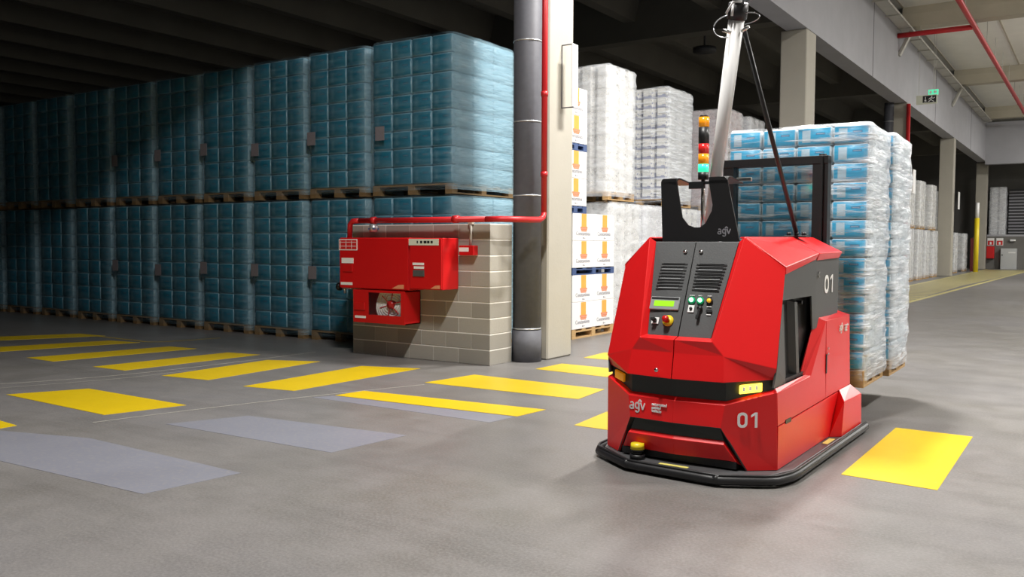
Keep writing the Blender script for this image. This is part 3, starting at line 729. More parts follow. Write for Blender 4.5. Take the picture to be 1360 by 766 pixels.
# far white loads
FAR = [(36.3, 0, 'film_milky', 'far white wrapped load on the floor, first beyond the red riser'),
       (38.2, 0, 'film_milky', 'far white wrapped load on the floor with dark gaps between its packs'),
       (40.4, 0, 'film_milky', 'far white wrapped load on the floor, middle of the row before the column'),
       (42.4, 0, 'film_milky', 'far white wrapped load on the floor, next to last before the column'),
       (44.6, 0, 'film_milky', 'far white wrapped load on the floor, last before the column'),
       (36.4, 1, 'film_milky', 'far white wrapped load on the upper tier beside the small white sign'),
       (38.2, 1, 'film_milky', 'far white wrapped load on the upper tier, second beyond the blue load'),
       (40.7, 1, 'film_milky', 'far greyish wrapped load on the upper tier, third beyond the blue load'),
       (43.8, 1, 'film_milky', 'far dim upper load just before the column'),
       (49.0, 0, 'film_milky', 'far white load on the floor, first beyond the column'),
       (51.8, 0, 'film_milky', 'far white load on the floor, second beyond the column'),
       (55.8, 0, 'film_milky', 'far white load on the floor nearest the yellow post'),
       (49.5, 1, 'film_milky', 'far white load on the upper tier beyond the column')]
for yf, t_, fm, lab in FAR:
    load('wrapped_pallet_load', -6.35, yf, 2.17 * t_, 1.2, 1.3 if yf != 42.4 else 1.2, 3, 3, 10, 0.2 if t_ == 0 else 0.19, 'pack_white' if t_ == 0 else 'pack_dots', fm, lab, 'pallet load', 'far white wrapped pallet loads', fkey=('far', t_), cell=0.12, amp=0.02)
load('wrapped_pallet_load', -4.98, 63.9, 0, 0.9, 1.0, 2, 2, 21, 0.24, 'pack_white', 'film_milky', 'tall crooked white load at the far end above the low wall', 'pallet load', None, cell=0.15, amp=0.05)

# ---------------------------------------------------------------- far end details
yp = empty('marker_post', (-5.68, 55.2, 0), 0, 'yellow post with a white top at the far end of the walkway', 'post')
MB().tube([(0, 0, 0), (0, 0, 3.0)], 0.13, 12).obj('post', 'yellow', yp, True)
MB().tube([(0, 0, 3.0), (0, 0, 3.85)], 0.1, 12).obj('tip', 'white', yp, True)
tag(MB().box(-6.1, -5.93, 56.5, 56.7, 0, 1.9).obj('guard_post', 'red_dark'), 'dark red guard post left of the yellow post', 'post')
fc = empty('hose_cabinet', (-5.86, 63, 0.62), 0, 'far red hose cabinet on the low wall at the end of the aisle', 'fire cabinet')
MB().box(0, 0.42, -0.35, 0, 0.05, 0.8).obj('body', 'hose_red', fc)
MB().box(0.02, 0.40, -0.365, -0.35, 0.1, 0.76).obj('door', 'hose_red', fc)
for x, lab in ((-5.86, 'left one of two far red and white fire signs'), (-5.36, 'right one of two far red and white fire signs')):
    s = empty('fire_sign', (x, 63.0, 1.48), 0, lab, 'sign', 'far fire signs')
    MB().box(0, 0.38, -0.03, 0, 0, 0.46).obj('sign_plate', 'white', s)
    MB().box(0.03, 0.35, -0.04, -0.03, 0.03, 0.30).obj('sign_field', 'signred', s)
    MB().box(0.14, 0.24, -0.05, -0.04, 0.06, 0.22).obj('sign_symbol', 'white', s)
gd = empty('steel_locker', (-5.07, 62.6, 0), 0, 'pale grey steel door box on the low wall at the far end', 'cabinet')
MB().box(0, 0.88, 0, 0.38, 0, 1.3).obj('body', 'alu', gd)
MB().box(0.02, 0.86, -0.03, 0, 0.02, 0.88).obj('door', 'alu', gd)
MB().box(0.05, 0.12, -0.06, -0.03, 0.85, 0.92).obj('handle', 'black', gd)
MB().box(0.42, 0.8, -0.02, 0, 1.0, 1.08).obj('notice', 'white', gd)
tag(MB().box(-4.6, -4.3, 62.8, 62.98, 1.75, 1.86).obj('emergency_lamp', 'white'), 'small white lamp on the low wall above the grey locker', 'lamp')
# exit sign
ES = (-5.02, 30.0)
ex = empty('exit_sign', (ES[0], ES[1], 6.02), 0, 'black and cream exit sign with running man hanging by the fascia', 'sign')
ex.location = (-5.36, 33.0, 6.29); ex.scale = (.76, 1, .95)
MB().box(0, 0.86, 0, 0.05, 0, 0.32).obj('frame', 'sign_cream', ex)
MB().box(0.27, 0.82, -0.006, 0, 0.05, 0.29).obj('dark_panel', 'black', ex)
s = MB()
s.box(0.37, 0.395, -0.012, -0.006, 0.13, 0.25).prism([(0.33, -0.012, 0.14), (0.38, -0.012, 0.08), (0.435, -0.012, 0.14)], (0, 0.006, 0)).box(0.33, 0.44, -0.012, -0.006, 0.075, 0.085)
s.obj('arrow', 'white', ex, fix=False)
s = MB().tube([(0.64, -0.012, 0.25), (0.64, -0.006, 0.25)], 0.025, 10)
for a, b_ in (((0.63, 0.22), (0.60, 0.15)), ((0.60, 0.15), (0.66, 0.11)), ((0.66, 0.11), (0.74, 0.07)), ((0.60, 0.15), (0.56, 0.10)), ((0.56, 0.10), (0.50, 0.08)), ((0.63, 0.21), (0.70, 0.18)), ((0.70, 0.18), (0.76, 0.22)), ((0.62, 0.21), (0.55, 0.19)), ((0.55, 0.19), (0.52, 0.15))):
    s.tube([(a[0], -0.010, a[1]), (b_[0], -0.010, b_[1])], 0.014, 6)
s.obj('running_figure', 'white', ex, fix=False)
MB().tube([(0.1, 0.025, 0.32), (0.1, 0.025, 3.2)], 0.008, 6).obj('hanger_rod', 'tray', ex)
MB().tube([(0.76, 0.025, 0.32), (0.76, 0.025, 3.2)], 0.008, 6).obj('hanger_rod', 'tray', ex)
eg = empty('exit_sign', (-5.44, 36.0, 7.04), 0, 'small lit green exit sign farther down, above the black one', 'sign'); eg.scale = (.8, 1, 1)
MB().box(0, 0.42, 0, 0.05, 0, 0.2).obj('frame', 'exit_green', eg)
MB().box(0.05, 0.15, -0.01, 0, 0.05, 0.15).box(0.22, 0.36, -0.01, 0, 0.07, 0.15).obj('sign_symbol', 'white', eg)
MB().tube([(0.21, 0.025, 0.2), (0.21, 0.025, 2.56)], 0.01, 6).obj('hanger_rod', 'tray', eg)
# unlit round luminaire under storage roof
rl = empty('ceiling_lamp', (-9.3, 23.6, 6.95), 0, 'unlit round lamp under the dark storage roof left of the pole', 'lamp')
MB().tube([(0, 0, -0.12), (0, 0, 0)], 0.32, 20).obj('shade', 'louvre', rl, True)
MB().tube([(0, 0, 0), (0, 0, 1.35)], 0.03, 8).obj('hanger_rod', 'louvre', rl, True)

# ================================================================ THE RED GUIDED TRUCK
ag = empty('automated_truck', (-2.25, 5.5, 0), R(-1), 'red and grey driverless pallet truck numbered 01 in the foreground', 'vehicle')
def V3(*a): return Vector(a)
def half(name, faces, mat, sgn=1, solid=0.012, bevel=0.006):
    mb = MB()
    for f in faces:
        pts = [(p[0] * sgn, p[1], p[2]) for p in f]
        if sgn < 0: pts = pts[::-1]
        mb.poly(pts)
    me = bpy.data.meshes.new(name); me.from_pydata(mb.v, [], mb.f)
    bm = bmesh.new(); bm.from_mesh(me); bmesh.ops.remove_doubles(bm, verts=bm.verts, dist=1e-4); bm.to_mesh(me); bm.free()
    me.materials.append(M[mat]); o = bpy.data.objects.new(name, me); COL.objects.link(o); o.parent = ag
    if solid: md = o.modifiers.new('solid', 'SOLIDIFY'); md.thickness = solid; md.offset = -1; md.use_even_offset = False
    if bevel: md = o.modifiers.new('bevel', 'BEVEL'); md.width = bevel; md.segments = 2; md.limit_method = 'ANGLE'; md.angle_limit = R(12)
    return o
g = 0.003
A = (.337, .095, 1.547); A0 = (.33, .115, 1.54)
P = (.295, .115, 1.516); E_ = (.221, -.152, .902); E0 = (g, -.168, .902)
RB = (.250, -.215, .885); RB0 = (g, -.232, .885)
B = (.575, .201, 1.35); C = (.598, -.015, .72); D = (.588, .01, .65)
F = (.318, -.1965, .80); F0 = (g, -.236, .80); G = (.333, -.225, .635); G0 = (g, -.268, .635)
for sgn in (1, -1):
    half('hood_door', [
        (A, P, E_, RB), (RB, E_, E0, RB0), (RB0, F0, F, RB), (A, RB, F, C), (A, C, B),
        (F, G, D, C), (F0, G0, G, F), (G0, (g, -.15, .635), (.3, -.12, .635), G), (G, (.3, -.12, .635), (.53, .06, .645), D)], 'red', sgn)
    gp = half('control_panel', [((g, .105, 1.510), (g, -.170, .900), (.2205, -.160, .900), (.2945, .107, 1.512))], 'grey_panel', sgn, 0.01, 0.002)
    if sgn == 1: gpr = gp
    else: gpl = gp
# core that closes the inside
MB().prism([(-.50, .12, .62), (-.50, .16, 1.33), (-.50, .22, 1.355), (-.50, 1.5, 1.355), (-.50, 1.5, .62)], (1.0, 0, 0)).obj('inner_body', 'black', ag)
MB().prism([(-.29, .10, 1.49), (.29, .10, 1.49), (.22, -.12, .92), (-.22, -.12, .92)], (0, .06, 0)).obj('inner_bulkhead', 'black', ag)
MB().box(-.33, .33, .112, 1.56, 1.44, 1.515).obj('top_plate', 'grey_panel', ag, bevel=0.004)
# roof and side chamfers
for sgn in (1, -1):
    half('roof_panel', [
        (V3(.34, .10, 1.547), V3(.580, .197, 1.354), V3(.592, .905, 1.437)), (V3(.34, .10, 1.547), V3(.592, .905, 1.437), V3(.36, .905, 1.552)),
        (V3(.34, .10, 1.547), V3(.36, .905, 1.552), V3(.30, .905, 1.550), V3(.30, .115, 1.545)),
        (V3(.580, .197, 1.354), V3(.578, .20, 1.305), V3(.580, .86, 1.392), V3(.592, .905, 1.437))], 'red', sgn, 0.01, 0.004)
    half('roof_panel', [
        (V3(.36, .918, 1.552), V3(.592, .918, 1.438), V3(.585, 1.56, 1.443), V3(.36, 1.56, 1.555)),
        (V3(.30, .918, 1.550), V3(.36, .918, 1.552), V3(.36, 1.56, 1.555), V3(.30, 1.56, 1.553)),
        (V3(.592, .918, 1.438), V3(.572, .918, 1.385), V3(.566, 1.53, 1.398), V3(.585, 1.56, 1.443))], 'red', sgn, 0.01, 0.004)
    # grey side with opening
    u = .572
    half('side_panel', [
        (V3(u, .195, 1.31), V3(.598, -.005, .725), V3(.585, -.02, .60), V3(u, .25, .60), V3(u, .15, 1.14)),
        (V3(u, .195, 1.31), V3(u, .15, 1.14), V3(u, .80, 1.14), V3(u, .905, 1.14), V3(u, .905, 1.40), V3(u, .86, 1.396)),
        (V3(u, .80, 1.14), V3(u, .84, .90), V3(u, .905, .90), V3(u, .905, 1.14))], 'grey_panel', sgn, 0.01, 0)
    # rear grey side section carrying the number
    half('side_panel', [
        (V3(.566, .918, 1.39), V3(.566, .918, .90), V3(.545, 1.60, .93), V3(.55, 1.60, 1.40))], 'grey_panel', sgn, 0.01, 0)
    # recess behind opening
    rec = MB().box(sgn * .505 - .005, sgn * .505 + .005, .12, .92, .58, 1.17).obj('recess_plate', 'black', ag)
    fin = MB()
    for (v0, v1, uo) in ((.17, .29, .548), (.44, .56, .555)):
        fin.prism([(sgn * .51, v0, 1.13), (sgn * uo, v0 + .03, 1.11), (sgn * uo, v1 - .03, 1.11), (sgn * .51, v1, 1.13)], (0, 0.08, -.52))
    fin.obj('guide_fin', 'grey_panel', ag, fix=True)
    MB().box(min(sgn * .51, sgn * .52), max(sgn * .51, sgn * .52), .335, .345, .80, 1.0).obj('white_line', 'white', ag)
    for vb in (.20, .66):
        cyl((sgn * .5, vb, 1.10), (sgn, 0, 0), .014, .05, 10).obj('bolt', 'rubber', ag)
# ---- lower body
zb = .075
M_ = (.335, -.20, .490); H_ = (.600, -.002, .570); K_ = (.606, .02, zb); N_ = (.40, -.165, zb)
def shell(name, faces, mat, solid=.012, bev=.005, sg=1): return half(name, faces, mat, sg, solid, bev)
# dark band under the hood
band = [(0, -.215, .640), (.33, -.195, .640), (.585, .015, .655), (.585, .02, .535), (.335, -.175, .515), (0, -.19, .515)]
for sgn in (1, -1):
    half('band', [(V3(0, -.185, .655), V3(0, -.185, .50), V3(.328, -.165, .50), V3(.328, -.165, .655)),
                  (V3(.328, -.165, .655), V3(.328, -.165, .50), V3(.575, .02, .55), V3(.575, .02, .66)),
                  (V3(.575, .02, .66), V3(.575, .02, .55), V3(.575, .25, .55), V3(.575, .25, .60))], 'dark_band', sgn, 0.01, 0)
    # front shell of lower body: centre and corner facets with a trapezoid opening
    tT = V3(.315, -.213, .345); tB = V3(.450, -.118, zb)
    half('front_skirt', [
        (V3(0, -.185, .512), V3(0, -.228, .490), V3(.335, -.20, .490), V3(.33, -.165, .512)),
        (V3(.33, -.165, .512), V3(.335, -.20, .490), V3(.600, -.002, .570), V3(.57, .03, .59)),
        (V3(0, -.228, .490), V3(0, -.235, .345), tT, V3(.335, -.20, .490)),
        (V3(.335, -.20, .490), tT, tB, V3(.606, .01, zb), V3(.600, -.002, .570))], 'red', sgn, .014, .003)
    half('skirt_recess', [
        (V3(0, -.235, .345), V3(0, -.20, .335), V3(.300, -.178, .335), tT),
        (V3(0, -.20, .335), V3(0, -.205, .262), V3(.325, -.178, .262), V3(.300, -.178, .335)),
        (tT, V3(.300, -.178, .335), V3(.432, -.09, zb), tB),
        (V3(.300, -.178, .335), V3(.325, -.178, .262), V3(.415, -.10, .10), V3(.432, -.09, zb))], 'dark_band', sgn, .008, 0)
    half('lower_front_panel', [
        (V3(0, -.205, .262), V3(0, -.228, .240), V3(.335, -.202, .240), V3(.325, -.178, .262)),
        (V3(0, -.228, .240), V3(0, -.205, .135), V3(.365, -.165, .135), V3(.335, -.202, .240)),
        (V3(.325, -.178, .262), V3(.335, -.202, .240), V3(.400, -.148, .125), V3(.415, -.10, .105)),
        (V3(.335, -.202, .240), V3(.365, -.165, .135), V3(.400, -.148, .125))], 'red', sgn, .008, .002)
    # side: lower and upper panels
    half('side_skirt', [
        (V3(.606, .015, zb), V3(.606, 1.22, zb), V3(.606, 1.80, zb), V3(.606, 1.80, .385), V3(.606, .015, .350))], 'red', sgn, .012, .003)
    half('side_cover', [
        (V3(.600, .002, .566), V3(.605, .010, .356), V3(.605, 1.10, .379), V3(.60, 1.095, .60), V3(.60, .73, .585)),
        (V3(.60, .73, .585), V3(.60, 1.095, .60), V3(.598, 1.095, .945)),
        (V3(.600, .002, .566), V3(.60, .73, .585), V3(.575, .67, .60), V3(.575, .03, .590)),
        (V3(.60, .73, .585), V3(.598, 1.095, .945), V3(.545, 1.0, .985), V3(.545, .66, .60), V3(.575, .67, .60))], 'red', sgn, .012, .003)
    half('rear_cover', [
        (V3(.605, 1.103, .379), V3(.605, 1.80, .392), V3(.600, 1.76, .948), V3(.598, 1.103, .945)),
        (V3(.598, 1.095, .945), V3(.600, 1.76, .948), V3(.50, 1.70, .99), V3(.545, 1.0, .985)),
        (V3(.605, 1.80, .392), V3(.3, 1.80, .392), V3(.3, 1.76, .96), V3(.600, 1.76, .948))], 'red', sgn, .012, .003)
    half('wheel_cover', [
        (V3(.684, 1.26, zb), V3(.684, 1.86, zb), V3(.680, 1.86, .315), V3(.680, 1.33, .325)),
        (V3(.680, 1.33, .325), V3(.680, 1.86, .315), V3(.607, 1.80, .392), V3(.607, 1.46, .392)),
        (V3(.607, 1.20, zb), V3(.684, 1.26, zb), V3(.680, 1.33, .325), V3(.607, 1.46, .392)),
        (V3(.684, 1.86, zb), V3(.607, 1.86, zb), V3(.607, 1.80, .392), V3(.680, 1.86, .315))], 'red', sgn, .01, .003)
    MB().box(sgn * .6055 - .004, sgn * .6055 + .004, .16, .27, .345, .372).obj('side_slot', 'black', ag)
    MB().box(sgn * .6035 - .003, sgn * .6035 + .003, 1.095, 1.118, .56, .70).obj('side_handle', 'black', ag)
MB().box(-.56, .56, .05, 1.78, .09, .62).obj('chassis', 'black', ag)
MB().box(-.5, .5, 1.0, 1.74, .62, .96).obj('rear_body', 'black', ag)
# white highlight strips are light only; bottom scoop
MB().box(-.40, .40, -.16, .05, .085, .13).obj('front_sill', 'rubber', ag)
# base plate and bumper rail
pl = [(-.655, 1.88), (-.655, .12), (-.60, -.04), (-.29, -.265), (.32, -.29), (.60, -.125), (.68, .10), (.685, 1.88)]
MB().prism([(a, b_, .045) for a, b_ in pl], (0, 0, .028)).obj('base_plate', 'plate', ag, bevel=.003)
br = [(-.68, 1.93), (-.68, .14), (-.672, .03), (-.635, -.055), (-.57, -.10), (-.33, -.265), (-.285, -.288), (-.2, -.296), (.22, -.315), (.325, -.316), (.37, -.30), (.585, -.17), (.645, -.115), (.69, .02), (.70, .12), (.702, 1.93)]
bp = MB().tube([(a, b_, .042) for a, b_ in br], .029, 10).obj('bumper_rail', 'rubber', ag, True)
MB().tube([(a * 1.006, b_ - .004, .074) for a, b_ in br], .009, 6).obj('bumper_edge', 'rubber', ag, True)
for (a, b_) in ((-.300, -.282), (.335, -.314)):
    MB().tube([(a - .015, b_ + .004, .046), (a + .015, b_ - .004, .046)], .032, 10).obj('bumper_joint', 'rubber', ag, True)
MB().box(-.08, .12, -.272, -.238, .073, .076).obj('warning_sticker', 'sticker', ag)
MB().box(.625, .665, .95, 1.15, .073, .076).obj('warning_sticker', 'sticker', ag)
# laser scanner at the front left
ls = MB().tube([(-.255, -.222, .074), (-.255, -.222, .105)], .05, 24).tube([(-.255, -.222, .125), (-.255, -.222, .14)], .042, 24, r1=.046).obj('laser_scanner', 'rubber', ag, True)
MB().tube([(-.255, -.222, .105), (-.255, -.222, .126)], .036, 24).obj('scan_window', 'black', ls, True)
MB().tube([(-.255, -.222, .14), (-.255, -.222, .178)], .047, 24, r1=.043).obj('scanner_cap', 'yellow', ls, True)
MB().tube([(.62, 1.95, .10), (.62, 1.95, .15)], .03, 12).obj('laser_scanner', 'rubber', ag, True)
# flashing corner lamps
def facet(uu, z, off=0.0):
    t = (uu - .335) / (.60 - .335); return V3(uu, -.20 + t * .198 - off, z)
def lamp(sgn, mat, name):
    a, b_ = (.405, .515); z0, z1 = .560, .615
    mb = MB()
    pts = [(sgn * a, -.165 + (a - .328) * .75 - .035, z0), (sgn * b_, -.165 + (b_ - .328) * .75 - .035, z0 + .014), (sgn * b_, -.165 + (b_ - .328) * .75 - .035, z1 + .014), (sgn * a, -.165 + (a - .328) * .75 - .035, z1)]
    return mb.prism(pts, (0, .03, 0)).obj(name, mat, ag, bevel=.003)
lf = lamp(1, 'led_yellow', 'flasher_lamp')
lamp(-1, 'amber_lens', 'flasher_lamp')
for k in range(3):
    uu = .425 + k * .032
    MB().box(uu, uu + .014, -.165 + (uu - .328) * .75 - .041, -.165 + (uu - .328) * .75 - .034, .58 + k * .004, .605 + k * .004).obj('led', 'white', lf)
# numbers and name
def logo(origin, right, k, parent, mat='white', d=.002):
    # lower-case a, g, v drawn as flat strokes, k = height of a letter
    f_ = frame(origin, right, (0, 0, 1)); wd = .2 * k; mb = MB()
    def stroke(pts):
        pts = [Vector((a, b_, 0)) * k for a, b_ in pts]
        for p, q in zip(pts, pts[1:]):
            dd = (q - p).normalized(); nn = Vector((-dd.y, dd.x, 0)) * wd / 2; e_ = dd * wd * .2
            mb.prism([f_ @ x for x in (p - e_ - nn, q + e_ - nn, q + e_ + nn, p - e_ + nn)], (f_.to_3x3() @ V3(0, 0, 1)) * d)
    def arcp(cx_, cy_, rx, ry, a0, a1, n_=10): return [(cx_ + rx * math.cos(R(a0 + (a1 - a0) * i / n_)), cy_ + ry * math.sin(R(a0 + (a1 - a0) * i / n_))) for i in range(n_ + 1)]
    stroke(arcp(.38, .28, .26, .22, 0, 360, 14)); stroke([(.68, .05), (.68, .72)]); stroke(arcp(.42, .70, .26, .24, 5, 130, 6))
    stroke(arcp(1.28, .55, .27, .38, 0, 360, 14)); stroke([(1.58, .93), (1.58, -.1)]); stroke(arcp(1.30, -.1, .28, .25, 0, -150, 8))
    stroke([(1.85, .95), (2.17, .08), (2.49, .95)]); stroke([(1.50, 1.12), (1.72, 1.36), (1.94, 1.12)])
    return mb.obj('name_agv', mat, parent, fix=False)
def digits(origin, right, h_, w_, st, gap, parent):
    f_ = frame(origin, right, (0, 0, 1)); o_ = []
    def ring(hw, hh, r_):
        p = []
        for cx_, cy_, a0 in ((hw - r_, hh - r_, 0), (-hw + r_, hh - r_, 90), (-hw + r_, -hh + r_, 180), (hw - r_, -hh + r_, 270)):
            for k in range(5):
                a = R(a0 + 22.5 * k); p.append((cx_ + r_ * math.cos(a), cy_ + r_ * math.sin(a)))
        return p
    cx_, cy_ = w_ / 2, h_ / 2
    O = ring(w_ / 2, h_ / 2, w_ * .42); I = ring(w_ / 2 - st, h_ / 2 - st, w_ * .42 - st * .75)
    mb = MB(); n_ = len(O)
    for i in range(n_):
        j = (i + 1) % n_
        mb.poly([f_ @ V3(cx_ + x, cy_ + y_, .0015) for x, y_ in (O[i], O[j], I[j], I[i])])
    x0 = w_ + gap + w_ * .38
    mb.poly([f_ @ V3(x, y_, .0015) for x, y_ in ((x0, 0), (x0 + st, 0), (x0 + st, h_), (x0, h_))])
    mb.poly([f_ @ V3(x, y_, .0015) for x, y_ in ((x0, h_), (x0 - w_ * .38, h_ * .83), (x0 - w_ * .38, h_ * .68), (x0, h_ * .83))])
    return mb.obj('number_01', 'white', parent, solid=.001)
fr = V3(.265, .198, .08).normalized()
digits(facet(.405, .352, .016), V3(.265, .198, 0), .096, .064, .017, .022, ag)
digits(V3(.5605, 1.165, 1.14), V3(-.026, 1, 0), .135, .125, .026, .045, ag)
logo(V3(-.325, -.2095, .402), V3(1, -.09, 0), .048, ag)
for i, s_ in enumerate(('automated', 'guided', 'vehicle')):
    text('name_line', s_, .026, 'white', V3(-.155, -.2225, .443 - i * .022), (1, -.09, 0), (0, 0, 1), ag, bold=.0004, ext=.003)
logo(V3(.6035, 1.44, .84), V3(0, 1, 0), .045, ag)
for i, s_ in enumerate(('automated', 'guided', 'vehicle')):
    text('name_line', s_, .022, 'white', V3(.602, 1.59, .870 - i * .02), (0, 1, 0), (0, 0, 1), ag, ext=.01)
for (a, b_, c) in ((.606, 1.14, .74), (.606, 1.14, .70), (.574, .975, 1.30), (.574, .975, 1.27)):
    cyl((a - .01, b_, c), (1, 0, 0), .009, .014, 8).obj('screw', 'chrome', ag)
# control panel details; panel frame: origin and axes
pn = V3(0, .105, 1.511); pu = V3(0, .275, .610).normalized(); pr = V3(1, 0, 0); pnn = V3(0, -.610, .275).normalized()
def pp(u_, z_, off=0.0):
    """point on the sloped panel at side offset u_ and height z_"""
    t = (z_ - .900) / .610; return V3(u_, -.170 + .275 * t, z_) + pnn * off
def pbox(name, parent, u0, u1, z0, z1, o0, o1, mat, bev=0.0):
    b_ = [pp(u0, z0, o0), pp(u1, z0, o0), pp(u1, z1, o0), pp(u0, z1, o0)]
    return MB().prism(b_, pnn * (o1 - o0)).obj(name, mat, parent, bevel=bev)
def pcyl(name, parent, u_, z_, o0, o1, r, mat, seg=20, r1=None):
    return MB().tube([pp(u_, z_, o0), pp(u_, z_, o1)], r, seg, r1=r1).obj(name, mat, parent, True)
for side, par, u0, u1 in ((-1, gpl, -.225, -.028), (1, gpr, .035, .245)):
    for k in range(9):
        z = 1.195 + k * .0205; sh = (k - 4) * .0035 * side
        pbox('vent_slot', par, u0 + max(0, sh) * 0 + (k * .001 if side < 0 else 0), u1 - (8 - k) * (.003 if side > 0 else .001), z, z + .008, 0.0005, 0.002, 'black')
        pbox('vent_lip', par, u0 + .02, u1 - .02 - (8 - k) * .002, z + .008, z + .0125, 0.0005, 0.006, 'grey_panel' if k % 3 else 'alu')
    pcyl('lock', par, -.062 if side < 0 else .050, 1.448, 0, .010, .013, 'chrome')
dispb = pbox('display', gpl, -.240, -.030, 1.062, 1.145, 0.0, .012, 'alu', .004)
pbox('display_bezel', dispb, -.232, -.038, 1.126, 1.139, .012, .013, 'black')
pbox('display_screen', dispb, -.208, -.066, 1.083, 1.118, .012, .0135, 'lcd')
pbox('selector_plate', gpl, -.205, -.155, .972, 1.012, 0, .004, 'white')
pcyl('selector_knob', gpl, -.182, .992, .004, .03, .015, 'black')
pbox('selector_lever', gpl, -.200, -.172, .985, .999, .03, .04, 'black')
pcyl('stop_plate', gpl, -.088, .994, 0, .008, .038, 'yellow')
pcyl('stop_button', gpl, -.092, .994, .008, .045, .018, 'red_knob'); pcyl('stop_head', gpl, -.092, .994, .04, .055, .024, 'red_knob', r1=.019)
for u_ in (.049, .109):
    pcyl('button_ring', gpr, u_, 1.131, 0, .008, .024, 'green_ring'); pcyl('lit_button', gpr, u_, 1.131, .008, .018, .014, 'green_led')
pcyl('button_ring', gpr, .171, 1.131, 0, .008, .022, 'black'); pcyl('amber_button', gpr, .171, 1.131, .008, .018, .014, 'yellow_knob')
for u_, s_ in ((.049, 'power'), (.109, 'auto'), (.171, 'reset')):
    text('button_label', s_, .014, 'white', pp(u_ - .02, 1.160, .001), (1, 0, 0), pu, gpr)
pbox('switch_plate', gpr, .034, .076, 1.056, 1.10, 0, .004, 'white'); pcyl('switch_knob', gpr, .055, 1.078, .004, .012, .010, 'black')
kc = pcyl('key_switch', gpr, .116, 1.082, 0, .014, .017, 'black'); pbox('key', gpr, .110, .124, 1.022, 1.075, .012, .022, 'black'); pbox('key_head', gpr, .105, .122, 1.012, 1.035, .008, .026, 'black')
pbox('round_socket', gpr, .160, .20, 1.062, 1.078, 0, .004, 'black'); pbox('button_label', gpr, .165, .195, 1.045, 1.049, 0, .001, 'white'); pbox('button_label', gpr, .158, .190, 1.095, 1.099, 0, .001, 'white')
cyl((-.10, -.268, .685), (0, -1, 0), .013, .012, 16).obj('door_lock', 'chrome', ag, True)
# black bracket on top with U-shaped cut-out
bk = MB(); v0 = .14
out = [(-.262, 1.517), (-.278, 1.925), (-.262, 1.945), (-.165, 1.945), (-.158, 1.90), (-.118, 1.68), (-.075, 1.628), (-.03, 1.612), (.01, 1.612), (.05, 1.64), (.092, 1.72), (.098, 1.76), (.072, 1.90), (.068, 1.945), (.175, 1.945), (.198, 1.925), (.287, 1.517)]
BKc = [[0, 1, 2, 3, 4, 5], [0, 5, 6, 7, 8, 9, 10, 16], [10, 11, 12, 13, 14, 15, 16]]
front = [V3(a, v0, z) for a, z in out]; back = [V3(a, v0 + .012, z) for a, z in out]
n = len(out)
mb = MB().raw(front + back, [tuple(c) for c in BKc] + [tuple(i + n for i in c[::-1]) for c in BKc] + [(i, i + n, (i + 1) % n + n, (i + 1) % n) for i in range(n)])
bk_o = mb.obj('sensor_bracket', 'black', ag)
mb = MB()
prof = [(0, 1.90), (0, 1.925), (.012, 1.940), (.035, 1.950), (.07, 1.952), (.30, 1.925), (.30, 1.915), (.07, 1.941), (.038, 1.938), (.018, 1.928), (.012, 1.90)]
for ua, ub in ((-.2785, -.163), (.0675, .1985)):
    mb.prism([(ua, v0 + a_, z_) for a_, z_ in prof], (ub - ua, 0, 0))
mb.obj('bracket_flange', 'black', bk_o, bevel=.002)
logo(V3(.135, v0 - .001, 1.565), V3(1, 0, 0), .036, bk_o, 'greyprint', .001)
cb = MB().box(-.165, .07, .36, .372, 1.915, 1.935).box(-.16, -.05, .34, .372, 1.885, 1.93).obj('cross_bar', 'black', bk_o)
MB().box(.18, .285, .35, .37, 1.925, 1.95).obj('side_clip', 'chrome', bk_o, bevel=.003)
# signal tower
sl = MB().tube([(-.078, .40, 1.53), (-.078, .40, 1.95)], .014, 12).obj('signal_tower', 'chrome', ag, True)
z = 1.95
for name, h_, mt in (('base', .055, 'black'), ('green_lens', .055, 'green_lens'), ('amber_lens', .072, 'amber_lens'), ('red_lens', .07, 'red_lens'), ('spacer', .115, 'black'), ('amber_lens', .07, 'amber_lens')):
    MB().tube([(-.078, .40, z), (-.078, .40, z + h_ - .004)], .037, 24).obj(name, mt, sl, True); z += h_
cyl((-.078, .40, z), (0, 0, 1), .03, .008, 20).obj('cap', 'black', sl, True)
# leaning white navigation pole with dark rod and sensor head
pb, pt = V3(-.10, .55, 1.53), V3(.30, .0, 2.96)
top = pb + (pt - pb) * 1.13
po = MB().tube([pb + (pt - pb) * (-.02), pb + (pt - pb) * .985], .038, 28, r1=.05).obj('navigation_pole', 'white_pole', ag, True)
MB().tube([pb + (pt - pb) * -.01, pb + (pt - pb) * .04], .075, 20).obj('pole_foot', 'black', po, True)
dv = (pt - pb).normalized()
MB().tube([pt - dv * .035, pt + dv * .06], .062, 24).obj('clamp', 'rubber', po, True)
MB().tube([pt + dv * .06, top], .034, 20).obj('sensor_neck', 'alu', po, True)
MB().tube([top, top + dv * .14], .09, 24).obj('sensor_head', 'black', po, True)
MB().tube([pt + V3(-.05, -.065, -.01), pt + V3(0, -.075, .055), pt + V3(.05, -.06, .05)], .008, 8).tube([pt + V3(-.01, -.07, -.03), pt + V3(0, -.07, .05)], .009, 8).obj('clamp_lever', 'white', po, True)
for sx in (-1, 1):
    pts = [pt + V3(sx * (.05 + .10 * math.sin(a)), -.02, .02 - .07 * (1 - math.cos(a)) * (1 if sx < 0 else .5) - .03) for a in [math.pi * i / 12 for i in range(13)]]
    MB().tube(pts, .0035, 6).obj('cable_loop', 'alu', po, True)
    MB().tube([pt + V3(sx * .035, -.01, -.12), pt + V3(sx * .085, -.03, -.10)], .012, 8).obj('clamp_screw', 'chrome', po, True)
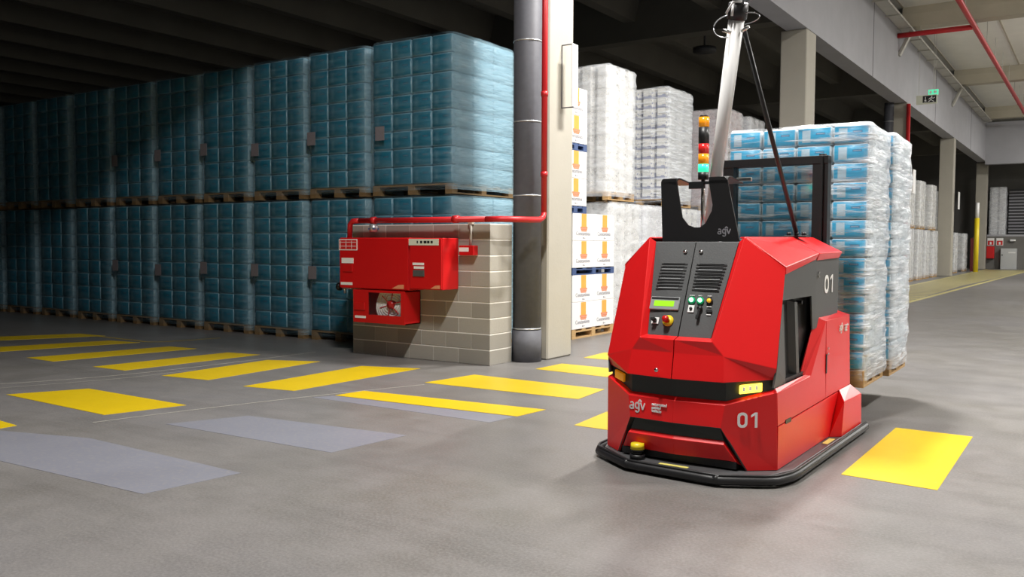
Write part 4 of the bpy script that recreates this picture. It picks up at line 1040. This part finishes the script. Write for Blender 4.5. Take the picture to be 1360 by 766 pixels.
MB().tube([pt + V3(.04, -.02, .06), pt + V3(.12, -.02, .07), pt + V3(.2, -.02, .10)], .006, 6).obj('cable', 'alu', po, True)
rb_, rt_ = V3(.37, 1.10, 1.575), pt - dv * .10 + V3(.045, .03, 0)
ro = MB().tube([rb_, rt_], .016, 12).obj('brace_rod', 'black', ag, True)
MB().box(.29, .45, 1.05, 1.15, 1.55, 1.565).obj('rod_base', 'rubber', ro, bevel=.004)
for dx in (-.055, 0, .055): cyl((.37 + dx, 1.09, 1.56), (0, 0, 1), .016, .03, 10).obj('bolt', 'rubber', ro, True)
# mast frame at the back
mf = MB().box(-.425, .435, 1.66, 1.76, 2.135, 2.20).obj('mast_frame', 'black', ag, bevel=.003)
MB().box(-.425, -.325, 1.665, 1.76, .3, 2.135).box(-.34, -.325, 1.64, 1.665, .3, 2.135).obj('mast_post', 'black', mf)
MB().box(.315, .435, 1.665, 1.76, .3, 2.17).box(.385, .40, 1.62, 1.665, .5, 2.19).obj('mast_post', 'black', mf)
MB().tube([(.38, 1.71, 2.2), (.38, 1.71, 2.215)], .03, 12).obj('mast_cap', 'black', mf, True)
MB().box(-.325, .385, 1.705, 1.711, 1.0, 2.135).obj('tinted_pane', 'tinted', mf)
MB().box(-.425, .435, 1.77, 1.83, .40, .56).obj('fork_carriage', 'black', ag)
for x in (-.29, .29):
    MB().box(x - .08, x + .08, 1.83, 3.62, .355, .42).box(x - .07, x + .07, 1.79, 1.84, .355, .9).obj('fork', 'black', ag)
for x in (-.62, .62):
    MB().tube([(x - .03, 1.75, .07), (x + .03, 1.75, .07)], .068, 20).obj('wheel', 'rubber', ag, True)
for x in (-.25, .25):
    MB().tube([(x - .04, .25, .045), (x + .04, .25, .045)], .044, 20).obj('wheel', 'rubber', ag, True)

# load carried by the truck : two wrapped pallets
for i, (yf, xo, lab) in enumerate(((7.72, -1.60, 'sky blue wrapped load on the truck forks, nearest the black mast'), (8.56, -1.555, 'sky blue wrapped load on the truck forks, farther behind the first'))):
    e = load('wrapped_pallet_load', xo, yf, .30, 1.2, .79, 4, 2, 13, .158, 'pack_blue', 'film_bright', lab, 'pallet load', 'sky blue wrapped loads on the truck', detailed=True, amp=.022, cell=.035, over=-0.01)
